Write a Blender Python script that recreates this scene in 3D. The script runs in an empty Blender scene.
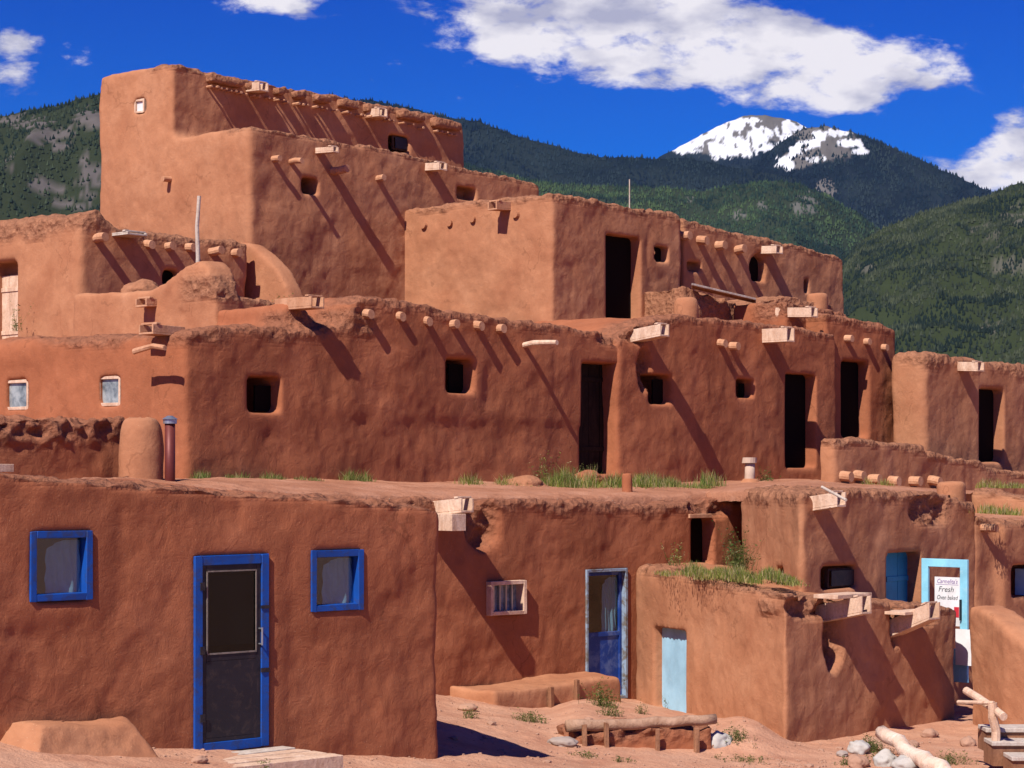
import bpy, bmesh, math, random
import numpy as np
from mathutils import Vector, Matrix

random.seed(7)
RNG = np.random.default_rng(11)
R = math.radians
S = bpy.context.scene
COL = S.collection

# ------------------------------------------------------------------ camera
F = 2200.0; H = 2.75; HY = 478.0
cam = bpy.data.cameras.new('camera'); camo = bpy.data.objects.new('camera', cam); COL.objects.link(camo)
cam.sensor_width = 36; cam.lens = F / 1024 * 36; cam.shift_y = (HY - 384) / 1024
cam.clip_start = 0.1; cam.clip_end = 60000
camo.location = (0, 0, H); camo.rotation_euler = (R(90), 0, 0)
S.camera = camo

# ------------------------------------------------------------------ sun and sky
ALPHA, ELEV = R(61), R(47)
sdir = Vector((math.cos(ALPHA) * math.cos(ELEV), math.sin(ALPHA) * math.cos(ELEV), -math.sin(ELEV)))
sun = bpy.data.lights.new('sun', 'SUN'); sun.energy = 5.0; sun.angle = R(0.5); sun.color = (1.0, 0.93, 0.84)
suno = bpy.data.objects.new('sun', sun); COL.objects.link(suno)
suno.rotation_euler = sdir.to_track_quat('-Z', 'Y').to_euler(); suno.location = (-10, -10, 30)
S.view_settings.view_transform = 'Standard'; S.view_settings.look = 'None'
S.view_settings.gamma = 1; S.view_settings.use_curve_mapping = False
S.view_settings.exposure = 0.40
S.cycles.max_bounces = 5; S.cycles.diffuse_bounces = 2; S.cycles.glossy_bounces = 2
S.cycles.transparent_max_bounces = 8; S.cycles.volume_bounces = 0

W = bpy.data.worlds.new('World'); S.world = W; W.use_nodes = True
def build_world():
    nt = W.node_tree; n = nt.nodes; l = nt.links
    n.clear()
    def M(op, a, b=None, c=None, clamp=False):
        x = n.new('ShaderNodeMath'); x.operation = op; x.use_clamp = clamp
        for i, v in enumerate((a, b, c)):
            if v is None: continue
            if isinstance(v, (int, float)): x.inputs[i].default_value = v
            else: l.new(v, x.inputs[i])
        return x.outputs[0]
    out = n.new('ShaderNodeOutputWorld'); bg = n.new('ShaderNodeBackground')
    bg.inputs['Strength'].default_value = 0.05
    sky = n.new('ShaderNodeTexSky'); sky.sky_type = 'NISHITA'; sky.sun_disc = False
    sky.sun_elevation = ELEV; sky.sun_rotation = math.atan2(-math.cos(ALPHA), -math.sin(ALPHA))
    sky.altitude = 2200; sky.air_density = 1.0; sky.dust_density = 0.15; sky.ozone_density = 3.0
    tint = n.new('ShaderNodeMix'); tint.data_type = 'RGBA'; tint.blend_type = 'MULTIPLY'
    tint.inputs[0].default_value = 1.0
    l.new(sky.outputs[0], tint.inputs[6]); 
    tc = n.new('ShaderNodeTexCoord'); sep = n.new('ShaderNodeSeparateXYZ'); l.new(tc.outputs['Generated'], sep.inputs[0])
    x, y, z = sep.outputs
    # deeper blue with altitude, as in thin mountain air
    zr = n.new('ShaderNodeMapRange'); l.new(z, zr.inputs[0]); zr.inputs[1].default_value = 0.05; zr.inputs[2].default_value = 0.26
    zc = n.new('ShaderNodeMix'); zc.data_type = 'RGBA'; l.new(zr.outputs[0], zc.inputs[0])
    zc.inputs[6].default_value = SKYLO; zc.inputs[7].default_value = SKYHI
    l.new(zc.outputs[2], tint.inputs[7])
    # clouds: banks in direction space broken up by noise
    ys = M('MAXIMUM', y, 0.02)
    u = M('DIVIDE', x, ys); v = M('DIVIDE', z, ys)
    cv = n.new('ShaderNodeCombineXYZ'); l.new(u, cv.inputs[0]); l.new(v, cv.inputs[1])
    mp = n.new('ShaderNodeMapping'); mp.inputs['Scale'].default_value = (1.0, 2.0, 1.0); l.new(cv.outputs[0], mp.inputs[0])
    nz = n.new('ShaderNodeTexNoise'); nz.inputs['Scale'].default_value = 27; nz.inputs['Detail'].default_value = 9
    nz.inputs['Roughness'].default_value = 0.62; nz.inputs['Distortion'].default_value = 0.15
    l.new(mp.outputs[0], nz.inputs['Vector'])
    banks = [  # px, py, half-width, half-height, weight
        (520, -5, 100, 28, 1), (600, 22, 150, 40, 1.05), (700, 40, 130, 42, 1.05), (790, 62, 100, 34, 1.0), (850, 88, 65, 24, .95),
        (640, 78, 75, 16, .5), (500, 48, 55, 22, .6), (905, 60, 30, 22, .5), (955, 68, 34, 20, .72), (10, 62, 55, 22, .8), (18, 38, 30, 12, .5),
        (262, -3, 66, 13, .95), (300, 6, 26, 9, .5), (1000, 172, 85, 26, 1.1), (1030, 145, 45, 30, .8), (1015, 120, 28, 16, .5), (840, 108, 60, 10, .35),
        (1300, 60, 160, 50, 1), (-300, 40, 180, 50, 1), (-900, -80, 300, 60, 1), (1900, 0, 300, 70, 1), (400, -330, 260, 60, 1), (1100, -520, 300, 90, 1)]
    tot = None
    for (cx, cy, rx, ry, w) in banks:
        cu = (cx - 512) / F; cvv = (HY - cy) / F
        a = M('DIVIDE', M('SUBTRACT', u, cu), rx / F); b = M('DIVIDE', M('SUBTRACT', v, cvv), ry / F)
        d2 = M('ADD', M('MULTIPLY', a, a), M('MULTIPLY', b, b))
        g = M('MULTIPLY', M('EXPONENT', M('MULTIPLY', d2, -1.0)), w)
        tot = g if tot is None else M('MAXIMUM', tot, M('ADD', M('MULTIPLY', tot, 0.35), g)) if False else M('ADD', tot, g)
    tot = M('MINIMUM', tot, 1.1)
    dens = M('ADD', tot, M('MULTIPLY', M('SUBTRACT', nz.outputs[0], 0.5), 2.9))
    mr = n.new('ShaderNodeMapRange'); mr.interpolation_type = 'SMOOTHSTEP'; l.new(dens, mr.inputs[0])
    mr.inputs[1].default_value = 0.44; mr.inputs[2].default_value = 1.04
    fade = n.new('ShaderNodeMapRange'); l.new(y, fade.inputs[0]); fade.inputs[1].default_value = 0.05; fade.inputs[2].default_value = 0.3
    alpha = M('MULTIPLY', mr.outputs[0], fade.outputs[0], clamp=True)
    # cloud brightness: white tops, slightly mauve thicker undersides
    nz2 = n.new('ShaderNodeTexNoise'); nz2.inputs['Scale'].default_value = 24; nz2.inputs['Detail'].default_value = 6
    mp2 = n.new('ShaderNodeMapping'); mp2.inputs['Location'].default_value = (0.0, 0.012, 3.0); mp2.inputs['Scale'].default_value = (1, 2, 1)
    l.new(cv.outputs[0], mp2.inputs[0]); l.new(mp2.outputs[0], nz2.inputs['Vector'])
    cr = n.new('ShaderNodeMix'); cr.data_type = 'RGBA'
    mr2 = n.new('ShaderNodeMapRange'); l.new(M('ADD', nz2.outputs[0], M('MULTIPLY', mr.outputs[0], 0.06)), mr2.inputs[0]); mr2.inputs[1].default_value = 0.42; mr2.inputs[2].default_value = 0.60
    l.new(mr2.outputs[0], cr.inputs[0])
    k = 1 / 0.05
    cr.inputs[6].default_value = (0.34 * k, 0.34 * k, 0.46 * k, 1); cr.inputs[7].default_value = (0.69 * k, 0.66 * k, 0.70 * k, 1)
    fin = n.new('ShaderNodeMix'); fin.data_type = 'RGBA'
    l.new(alpha, fin.inputs[0]); l.new(tint.outputs[2], fin.inputs[6]); l.new(cr.outputs[2], fin.inputs[7])
    l.new(fin.outputs[2], bg.inputs[0]); l.new(bg.outputs[0], out.inputs[0])
SKYLO = (0.04, 0.66, 1.6, 1); SKYHI = (0.0, 0.27, 1.5, 1)
build_world()

# ------------------------------------------------------------------ noise in numpy
def _hash(ix, iy, iz, seed):
    h = (ix.astype(np.uint32) * np.uint32(374761393) + iy.astype(np.uint32) * np.uint32(668265263)
         + iz.astype(np.uint32) * np.uint32(2147483647) + np.uint32((seed * 1274126177) & 0xffffffff))
    h = (h ^ (h >> np.uint32(13))) * np.uint32(1274126177)
    h = h ^ (h >> np.uint32(16))
    h = h * np.uint32(2246822519); h = h ^ (h >> np.uint32(15))
    return h.astype(np.float64) / 4294967295.0
def vnoise(p, seed=0):
    p = np.asarray(p, dtype=np.float64)
    i = np.floor(p).astype(np.int64); f = p - i; f = f * f * f * (f * (f * 6 - 15) + 10)
    r = 0
    for dx in (0, 1):
        for dy in (0, 1):
            for dz in (0, 1):
                w = (f[:, 0] if dx else 1 - f[:, 0]) * (f[:, 1] if dy else 1 - f[:, 1]) * (f[:, 2] if dz else 1 - f[:, 2])
                r = r + w * _hash((i[:, 0] + dx) & 0xffffff, (i[:, 1] + dy) & 0xffffff, (i[:, 2] + dz) & 0xffffff, seed)
    return r * 2 - 1
def fbm(p, octaves=4, seed=0, gain=0.5):
    a = 1.0; s = 0; t = 0; p = np.asarray(p, dtype=np.float64)
    for k in range(octaves):
        s = s + a * vnoise(p, seed + k * 17); t += a; a *= gain; p = p * 2.03 + 11.3
    return s / t
def sstep(a, b, x):
    t = np.clip((x - a) / (b - a), 0, 1); return t * t * (3 - 2 * t)

def sm(a, b, x): return sstep(a, b, x)
def gz(X, Y):
    X = np.asarray(X, float); Y = np.asarray(Y, float)
    z = np.clip(np.where(X < -.73, -.165, -.13) * (X + .73), -.44, .8)
    p = np.stack([X * .9, Y * .9, np.zeros_like(X)], -1).reshape(-1, 3)
    near = sm(60, 30, np.abs(X) + 0 * Y) * sm(90, 50, Y) * sm(-10, 5, Y)
    nz = (.035 * fbm(p, 3, 3) + .020 * fbm(p * 5, 3, 4)).reshape(X.shape)
    z = z + nz
    patio = sm(.4, .9, X) * sm(3.2, 2.5, X) * sm(24.9, 25.4, Y) * sm(33, 31, Y)
    z = z + .14 * patio * (1 - sm(27.5, 29.5, Y) * .7)
    hol = np.exp(-(((X - .3) / 1.0) ** 2 + ((Y - 23.6) / 1.2) ** 2)); z = z - .12 * hol
    z = z + .24 * np.exp(-(((X - 2.85) / .40) ** 2 + ((Y - 26.3) / 1.0) ** 2))
    return z * near + (1 - near) * (-.6)
def on_ground(px, py):
    D = 24.0
    for _ in range(12):
        z = float(gz(np.array([(px - 512) / F * D]), np.array([D]))[0]); D = .5 * D + .5 * (H - z) * F / (py - HY)
    return PX(px, py, D)
# ------------------------------------------------------------------ materials
MAT = {}
def newmat(name):
    m = bpy.data.materials.new(name); m.use_nodes = True; MAT[name] = m
    nt = m.node_tree; b = nt.nodes['Principled BSDF']
    return m, nt, b
def nd(nt, t, **kw):
    x = nt.nodes.new(t)
    for k, v in kw.items():
        if k in x.inputs.keys(): x.inputs[k].default_value = v
        else: setattr(x, k, v)
    return x
def ramp(nt, fac, stops):
    r = nt.nodes.new('ShaderNodeValToRGB'); e = r.color_ramp.elements
    while len(e) < len(stops): e.new(0.5)
    for i, (p, c) in enumerate(stops): e[i].position = p; e[i].color = (*c, 1)
    nt.links.new(fac, r.inputs[0]); return r.outputs[0]
def mixc(nt, fac, a, b, mode='MIX'):
    x = nt.nodes.new('ShaderNodeMix'); x.data_type = 'RGBA'; x.blend_type = mode
    for i, v in ((0, fac), (6, a), (7, b)):
        if isinstance(v, (int, float)): x.inputs[i].default_value = v
        elif isinstance(v, tuple): x.inputs[i].default_value = (*v, 1)
        else: nt.links.new(v, x.inputs[i])
    return x.outputs[2]
def mth(nt, op, a, b=0.0, clamp=False):
    x = nt.nodes.new('ShaderNodeMath'); x.operation = op; x.use_clamp = clamp
    for i, v in ((0, a), (1, b)):
        if isinstance(v, (int, float)): x.inputs[i].default_value = v
        else: nt.links.new(v, x.inputs[i])
    return x.outputs[0]
def noise(nt, scale, detail=4, rough=0.55, dist=0.0, vec=None, stretch=None, loc=(0, 0, 0)):
    tc = nt.nodes.new('ShaderNodeTexCoord'); v = tc.outputs['Object']
    mp = nt.nodes.new('ShaderNodeMapping'); nt.links.new(v, mp.inputs[0]); mp.inputs['Location'].default_value = loc
    if stretch: mp.inputs['Scale'].default_value = stretch
    x = nd(nt, 'ShaderNodeTexNoise', Scale=scale, Detail=detail, Roughness=rough, Distortion=dist)
    nt.links.new(mp.outputs[0], x.inputs['Vector']); return x.outputs[0]
def voro(nt, scale, feature='F1', loc=(0, 0, 0), stretch=None):
    tc = nt.nodes.new('ShaderNodeTexCoord'); mp = nt.nodes.new('ShaderNodeMapping'); nt.links.new(tc.outputs['Object'], mp.inputs[0])
    mp.inputs['Location'].default_value = loc
    if stretch: mp.inputs['Scale'].default_value = stretch
    x = nt.nodes.new('ShaderNodeTexVoronoi'); x.feature = feature; x.inputs['Scale'].default_value = scale
    nt.links.new(mp.outputs[0], x.inputs['Vector']); return x.outputs['Distance']
def bump(nt, b, h, dist, strength=1.0, prev=None):
    x = nt.nodes.new('ShaderNodeBump'); x.inputs['Strength'].default_value = strength; x.inputs['Distance'].default_value = dist
    nt.links.new(h, x.inputs['Height'])
    if prev is not None: nt.links.new(prev, x.inputs['Normal'])
    nt.links.new(x.outputs[0], b.inputs['Normal']); return x.outputs[0]

def adobe_mat(name, c1, c2, c3, rubc, fine=1.0):
    m, nt, b = newmat(name)
    b.inputs['Roughness'].default_value = 0.95; b.inputs['Specular IOR Level'].default_value = 0.12
    big = noise(nt, 0.9, 5, 0.6, 0.3)
    col = ramp(nt, big, [(0.30, c1), (0.52, c2), (0.72, c3)])
    mid = noise(nt, 7, 6, 0.7, 0.2)
    col = mixc(nt, mth(nt, 'MULTIPLY', ramp_v(nt, mid, 0.38, 0.7), 0.35), col, tuple(x * 0.72 for x in c1))
    # drips running down from the parapet
    drip = noise(nt, 1.6, 5, 0.6, 0.4, stretch=(1, 1, 0.22), loc=(3, 1, 0))
    col = mixc(nt, mth(nt, 'MULTIPLY', ramp_v(nt, drip, 0.52, 0.68), 0.22), col, tuple(x * 0.7 for x in c1))
    # straw flecks and small stones in the plaster
    st = voro(nt, 26, loc=(1, 2, 3), stretch=(1, 1, 1.0))
    fl = mth(nt, 'LESS_THAN', st, 0.10)
    gate = mth(nt, 'GREATER_THAN', noise(nt, 3.0, 3, 0.6, loc=(9, 9, 1)), 0.5)
    col = mixc(nt, mth(nt, 'MULTIPLY', mth(nt, 'MULTIPLY', fl, gate), 0.5), col, (0.52, 0.34, 0.20))
    at = nt.nodes.new('ShaderNodeAttribute'); at.attribute_name = 'rub'
    rub = mth(nt, 'MULTIPLY', at.outputs['Fac'], 1.0, clamp=True)
    rn = noise(nt, 9, 6, 0.7)
    rcol = ramp(nt, rn, [(0.3, tuple(x * 0.55 for x in rubc)), (0.55, rubc), (0.75, c3)])
    col = mixc(nt, mth(nt, 'MULTIPLY', rub, 0.8), col, rcol)
    tc = nt.nodes.new('ShaderNodeTexCoord'); wv = nt.nodes.new('ShaderNodeTexNoise'); wv.inputs['Scale'].default_value = 3.0; wv.inputs['Detail'].default_value = 6
    nt.links.new(tc.outputs['Object'], wv.inputs['Vector']); va = nt.nodes.new('ShaderNodeVectorMath'); va.operation = 'MULTIPLY_ADD'; nt.links.new(wv.outputs['Color'], va.inputs[0]); va.inputs[1].default_value = (.55, .55, .55); nt.links.new(tc.outputs['Object'], va.inputs[2])
    vc = nt.nodes.new('ShaderNodeTexVoronoi'); vc.feature = 'DISTANCE_TO_EDGE'; vc.inputs['Scale'].default_value = 0.75; nt.links.new(va.outputs[0], vc.inputs['Vector'])
    cg = mth(nt, 'GREATER_THAN', noise(nt, .8, 4, .6, loc=(2, 8, 5)), .56)
    crack = mth(nt, 'MULTIPLY', mth(nt, 'LESS_THAN', vc.outputs['Distance'], .009), cg)
    col = mixc(nt, mth(nt, 'MULTIPLY', crack, .3), col, tuple(x * .45 for x in c1))
    pat = ramp_v(nt, noise(nt, .45, 3, .5, .6, loc=(7, 3, 1)), .55, .60)
    col = mixc(nt, mth(nt, 'MULTIPLY', pat, .22), col, tuple(x * .80 for x in c1))
    nt.links.new(col, b.inputs['Base Color'])
    n1 = noise(nt, 5.0, 5, 0.6, 0.6)
    p = bump(nt, b, n1, 0.040 * fine, 0.38)
    # trowel and hand strokes
    n2 = noise(nt, 14, 5, 0.65, 0.25, stretch=(1, 1, 0.7), loc=(5, 2, 7))
    p = bump(nt, b, n2, 0.012 * fine, 0.35, p)
    n3 = noise(nt, 55, 6, 0.75, 0.2)
    p = bump(nt, b, n3, 0.005 * fine, 0.8, p)
    vr = voro(nt, 12)
    rb = mth(nt, 'MULTIPLY', mth(nt, 'ADD', mth(nt, 'MULTIPLY', vr, 0.7), rn), rub)
    p = bump(nt, b, rb, 0.06, 0.85, p)
    return m
def ramp_v(nt, v, a, c):
    mr = nt.nodes.new('ShaderNodeMapRange'); nt.links.new(v, mr.inputs[0]); mr.inputs[1].default_value = a; mr.inputs[2].default_value = c
    return mr.outputs[0]
AD1 = adobe_mat('adobe', (0.35, 0.142, 0.073), (0.42, 0.188, 0.099), (0.465, 0.225, 0.125), (0.30, 0.135, 0.078))
AD2 = adobe_mat('adobe_red', (0.29, 0.098, 0.047), (0.355, 0.122, 0.058), (0.395, 0.147, 0.074), (0.28, 0.12, 0.07))

def wood_mat(name, ca, cb, scale=6, bumpd=0.01, rough=0.8):
    m, nt, b = newmat(name); b.inputs['Roughness'].default_value = rough; b.inputs['Specular IOR Level'].default_value = 0.12
    g = noise(nt, scale, 6, 0.65, 1.2, stretch=(1, 1, 0.35)); g2 = noise(nt, scale * 5, 5, 0.7, 0.3)
    col = mixc(nt, ramp_v(nt, g, 0.35, 0.65), ca, cb)
    col = mixc(nt, mth(nt, 'MULTIPLY', ramp_v(nt, g2, 0.5, 0.75), 0.5), col, tuple(x * 0.45 for x in ca))
    nt.links.new(col, b.inputs['Base Color']); bump(nt, b, g2, bumpd, 0.7); return m
WOOD = wood_mat('pale_wood', (0.50, 0.31, 0.21), (0.70, 0.50, 0.37))
VIGA = wood_mat('viga_wood', (0.42, 0.20, 0.11), (0.55, 0.30, 0.18))
GREYW = wood_mat('grey_wood', (0.42, 0.33, 0.27), (0.58, 0.50, 0.43))
BROWNW = wood_mat('brown_wood', (0.20, 0.09, 0.05), (0.33, 0.16, 0.09))
def paint_mat(name, c, worn, amt=0.25, rough=0.55, sc=9):
    m, nt, b = newmat(name); b.inputs['Roughness'].default_value = rough; b.inputs['Specular IOR Level'].default_value = 0.35
    g = noise(nt, sc, 7, 0.72, 0.5); h = noise(nt, 2.5, 4, 0.6, loc=(4, 4, 4))
    f = mth(nt, 'MULTIPLY', ramp_v(nt, g, 0.60 - amt * 0.3, 0.68 - amt * 0.2), amt * 2, clamp=True)
    col = mixc(nt, ramp_v(nt, h, 0.35, 0.7), c, tuple(x * 0.72 for x in c))
    col = mixc(nt, f, col, worn); nt.links.new(col, b.inputs['Base Color']); bump(nt, b, g, 0.006, 0.6); return m
BLUE = paint_mat('blue_paint', (0.004, 0.07, 0.36), (0.03, 0.045, 0.11), 0.34)
DBLUE = paint_mat('worn_blue_paint', (0.008, 0.045, 0.26), (0.10, 0.15, 0.34), 0.38, sc=4)
LBLUE = paint_mat('light_blue_paint', (0.36, 0.62, 0.80), (0.5, 0.66, 0.74), 0.12)
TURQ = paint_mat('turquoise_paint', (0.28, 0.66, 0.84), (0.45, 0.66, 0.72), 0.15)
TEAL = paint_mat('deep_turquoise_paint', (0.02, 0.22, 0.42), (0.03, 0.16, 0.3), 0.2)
WGREY = paint_mat('flaking_grey_paint', (0.26, 0.34, 0.44), (0.14, 0.12, 0.10), 0.5)
WHITE = paint_mat('white_card', (0.80, 0.79, 0.80), (0.7, 0.66, 0.62), 0.08)
VOIDP = wood_mat('shade_dark_planks', (0.012, 0.007, 0.005), (0.03, 0.018, 0.012))  # near-black: the doorway's shade is put into the plank colour
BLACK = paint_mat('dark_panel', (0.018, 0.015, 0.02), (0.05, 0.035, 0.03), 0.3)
OLDW = wood_mat('dark_old_wood', (0.055, 0.03, 0.02), (0.11, 0.065, 0.045))
def simple(name, c, rough=0.6, metal=0.0, spec=0.3):
    m, nt, b = newmat(name); b.inputs['Base Color'].default_value = (*c, 1); b.inputs['Roughness'].default_value = rough
    b.inputs['Metallic'].default_value = metal; b.inputs['Specular IOR Level'].default_value = spec
    g = noise(nt, 20, 4, 0.6); nt.links.new(mixc(nt, g, c, tuple(x * 0.7 for x in c)), b.inputs['Base Color']); return m
METAL = simple('galvanised_metal', (0.5, 0.52, 0.55), 0.4, 0.8)
RUST = simple('red_brown_pipe', (0.16, 0.035, 0.03), 0.5, 0.2)
INK1 = simple('purple_ink', (0.22, 0.12, 0.36), 0.8)
INK2 = simple('dark_ink', (0.07, 0.08, 0.09), 0.8)
REDP = simple('red_label', (0.6, 0.03, 0.05), 0.6)
CLOTH = simple('curtain_cloth', (0.42, 0.52, 0.58), 0.95)
INTERIOR = simple('dark_interior', (0.05, 0.03, 0.022), 0.95); VOID = simple('opening_shade_black', (0.012, 0.008, 0.007), 0.95, spec=.05)  # VOID: near-black colour standing in for unlit rooms behind openings
def glass_mat(name, tint, mixf):
    m, nt, b = newmat(name); out = nt.nodes['Material Output']
    t = nt.nodes.new('ShaderNodeBsdfTransparent'); t.inputs[0].default_value = (*tint, 1)
    g = nt.nodes.new('ShaderNodeBsdfGlossy'); g.inputs['Roughness'].default_value = 0.12; g.inputs[0].default_value = (0.8, 0.85, 0.9, 1)
    x = nt.nodes.new('ShaderNodeMixShader'); x.inputs[0].default_value = mixf
    nt.links.new(t.outputs[0], x.inputs[1]); nt.links.new(g.outputs[0], x.inputs[2]); nt.links.new(x.outputs[0], out.inputs[0]); return m
GLASS = glass_mat('window_glass', (0.70, 0.80, 0.84), 0.07)
SCREEN = glass_mat('insect_screen', (0.34, 0.36, 0.37), 0.03)
def sheen_mat():
    m, nt, b = newmat('dusty_glass'); b.inputs['Roughness'].default_value = 0.25; b.inputs['Specular IOR Level'].default_value = 0.7
    g = noise(nt, 5, 5, 0.6, 0.5); nt.links.new(ramp(nt, g, [(0.35, (0.10, 0.12, 0.13)), (0.6, (0.33, 0.36, 0.36))]), b.inputs['Base Color']); return m
DUSTY = sheen_mat()
def veg_mat(name):
    m, nt, b = newmat(name); b.inputs['Roughness'].default_value = 0.7; b.inputs['Specular IOR Level'].default_value = 0.2
    at = nt.nodes.new('ShaderNodeAttribute'); at.attribute_name = 'tint'; nt.links.new(at.outputs['Color'], b.inputs['Base Color'])
    tr = nt.nodes.new('ShaderNodeBsdfTranslucent'); nt.links.new(at.outputs['Color'], tr.inputs[0])
    x = nt.nodes.new('ShaderNodeMixShader'); x.inputs[0].default_value = 0.5; out = nt.nodes['Material Output']
    nt.links.new(b.outputs[0], x.inputs[1]); nt.links.new(tr.outputs[0], x.inputs[2]); nt.links.new(x.outputs[0], out.inputs[0]); return m
LEAF = veg_mat('leaf')

# ------------------------------------------------------------------ object helpers
def mesh_from(name, verts, faces, mat, smooth=False):
    me = bpy.data.meshes.new(name); me.from_pydata([tuple(v) for v in verts], [], [tuple(f) for f in faces])
    if mat: me.materials.append(mat)
    if smooth: me.polygons.foreach_set('use_smooth', [True] * len(me.polygons))
    me.update(); return me
def link(name, me, parent=None, loc=None):
    o = bpy.data.objects.new(name, me); COL.objects.link(o)
    if parent is not None: o.parent = parent
    if loc is not None: o.location = loc
    return o
def tag(o, label=None, cat=None, group=None, kind=None):
    if label: o['label'] = label
    if cat: o['category'] = cat
    if group: o['group'] = group
    if kind: o['kind'] = kind
    return o
def thing(name, label, cat, loc, group=None):
    o = bpy.data.objects.new(name, None); COL.objects.link(o); o.location = loc; o.empty_display_size = 0.3
    return tag(o, label, cat, group)
class MB:
    def __init__(s): s.v = []; s.f = []
    def add(s, v, f):
        k = len(s.v); s.v += [Vector(p) for p in v]; s.f += [tuple(i + k for i in q) for q in f]; return s
    def box8(s, p):  # 8 points: bottom 4 then top 4
        return s.add(p, [(0, 3, 2, 1), (4, 5, 6, 7), (0, 1, 5, 4), (1, 2, 6, 5), (2, 3, 7, 6), (3, 0, 4, 7)])
    def tube(s, a, b, r0, r1=None, n=12, wob=0.0, rings=1):
        a = Vector(a); b = Vector(b); r1 = r0 if r1 is None else r1
        d = (b - a).normalized(); t = Vector((0, 0, 1)) if abs(d.z) < 0.9 else Vector((1, 0, 0))
        x = d.cross(t).normalized(); y = d.cross(x); v = []; f = []
        for j in range(rings + 1):
            q = j / rings; c = a.lerp(b, q); r = r0 + (r1 - r0) * q
            c = c + x * random.uniform(-wob, wob) * 0.5 + y * random.uniform(-wob, wob) * 0.5
            for i in range(n):
                an = 2 * math.pi * i / n; rr = r * (1 + random.uniform(-wob, wob))
                v.append(c + x * math.cos(an) * rr + y * math.sin(an) * rr)
        for j in range(rings):
            for i in range(n):
                f.append((j * n + i, j * n + (i + 1) % n, (j + 1) * n + (i + 1) % n, (j + 1) * n + i))
        f.append(tuple(range(n))[::-1]); f.append(tuple(range(rings * n, rings * n + n)))
        return s.add(v, f)
    def obj(s, name, mat, parent=None, origin=None, smooth=False, bevel=0.0):
        """verts are in world space; they are moved into the frame of the top parent (or of origin)"""
        root = parent
        while root is not None and root.parent is not None: root = root.parent
        off = Vector(root.location) if root is not None else Vector(origin if origin is not None else (0, 0, 0))
        me = mesh_from(name, [p - off for p in s.v], s.f, mat, smooth)
        bm = bmesh.new(); bm.from_mesh(me)
        bmesh.ops.recalc_face_normals(bm, faces=bm.faces)
        if bevel > 0:
            bmesh.ops.bevel(bm, geom=list(bm.edges), offset=bevel, segments=1, affect='EDGES', clamp_overlap=True)
        bm.to_mesh(me); bm.free()
        o = link(name, me, parent)
        if parent is None: o.location = off
        return o

class Face:
    """a vertical wall plane: passes through pixel column px at depth D, runs along angle ang; side=-1 outward is right of dir, +1 left"""
    def __init__(s, px, D, ang, side=-1):
        s.O = Vector(((px - 512) / F * D, D)); s.d = Vector((math.cos(R(ang)), math.sin(R(ang))))
        s.n = Vector((s.d.y, -s.d.x)) if side == -1 else Vector((-s.d.y, s.d.x))
    def u(s, px, off=0.0):
        k = (px - 512) / F; o = s.O + s.n * off
        return (k * o.y - o.x) / (s.d.x - k * s.d.y)
    def uz(s, px, py, off=0.0):
        u = s.u(px, off); D = (s.O + s.n * off + s.d * u).y
        return u, H + (HY - py) / F * D
    def pt(s, u, z, off=0.0):
        q = s.O + s.d * u + s.n * off; return Vector((q.x, q.y, z))
    def P(s, px, py, off=0.0):
        u, z = s.uz(px, py, off); return s.pt(u, z, off)
    def box(s, mb, u0, u1, z0, z1, o0, o1, jit=0.0):
        p = [s.pt(u0, z0, o1), s.pt(u1, z0, o1), s.pt(u1, z0, o0), s.pt(u0, z0, o0), s.pt(u0, z1, o1), s.pt(u1, z1, o1), s.pt(u1, z1, o0), s.pt(u0, z1, o0)]
        if jit: p = [q + Vector([random.uniform(-jit, jit) for _ in range(3)]) for q in p]
        return mb.box8(p)
    def pbox(s, mb, x0, x1, y0, y1, o0, o1, jit=0.0):
        """rectangle given in picture columns/rows on the plane at offset o1"""
        ua, za = s.uz(x0, y1, o1); ub, zb = s.uz(x1, y0, o1)
        um = (x0 + x1) / 2; _, z0 = s.uz(um, y1, o1); _, z1 = s.uz(um, y0, o1)
        return s.box(mb, min(ua, ub), max(ua, ub), z0, z1, o0, o1, jit)
def PX(px, py, D): return Vector(((px - 512) / F * D, D, H + (HY - py) / F * D))

# ------------------------------------------------------------------ adobe volumes
def prism(front, zb, depth, dz=0.0):
    """front: list of top points (world), depth: 2D vector; closed prism"""
    n = len(front); dv = Vector((depth[0], depth[1], 0)); v = []; f = []
    for p in front: v.append(p)
    for p in front: v.append(Vector((p.x, p.y, zb)))
    for p in front: v.append(p + dv + Vector((0, 0, dz)))
    for p in front: v.append(Vector((p.x, p.y, zb)) + dv)
    for i in range(n - 1):
        f.append((i, i + 1, n + i + 1, n + i)); f.append((2 * n + i + 1, 2 * n + i, 3 * n + i, 3 * n + i + 1))
        f.append((i + 1, i, 2 * n + i, 2 * n + i + 1)); f.append((n + i, n + i + 1, 3 * n + i + 1, 3 * n + i))
    f.append((0, n, 3 * n, 2 * n)); f.append((n - 1, 2 * n + n - 1, 3 * n + n - 1, n + n - 1))
    return v, f
def foot_prism(pts, tops, zb):
    n = len(pts); v = [Vector((p[0], p[1], t)) for p, t in zip(pts, tops)] + [Vector((p[0], p[1], zb)) for p in pts]
    f = [(i, (i + 1) % n, n + (i + 1) % n, n + i) for i in range(n)] + [tuple(range(n))[::-1], tuple(range(n, 2 * n))]
    return v, f
def tmp(verts, faces):
    me = bpy.data.meshes.new('tmp'); me.from_pydata([tuple(p) for p in verts], [], faces)
    bm = bmesh.new(); bm.from_mesh(me); bmesh.ops.triangulate(bm, faces=bm.faces); bmesh.ops.recalc_face_normals(bm, faces=bm.faces)
    bm.to_mesh(me); bm.free()
    o = bpy.data.objects.new('tmp', me); COL.objects.link(o); return o
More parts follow.
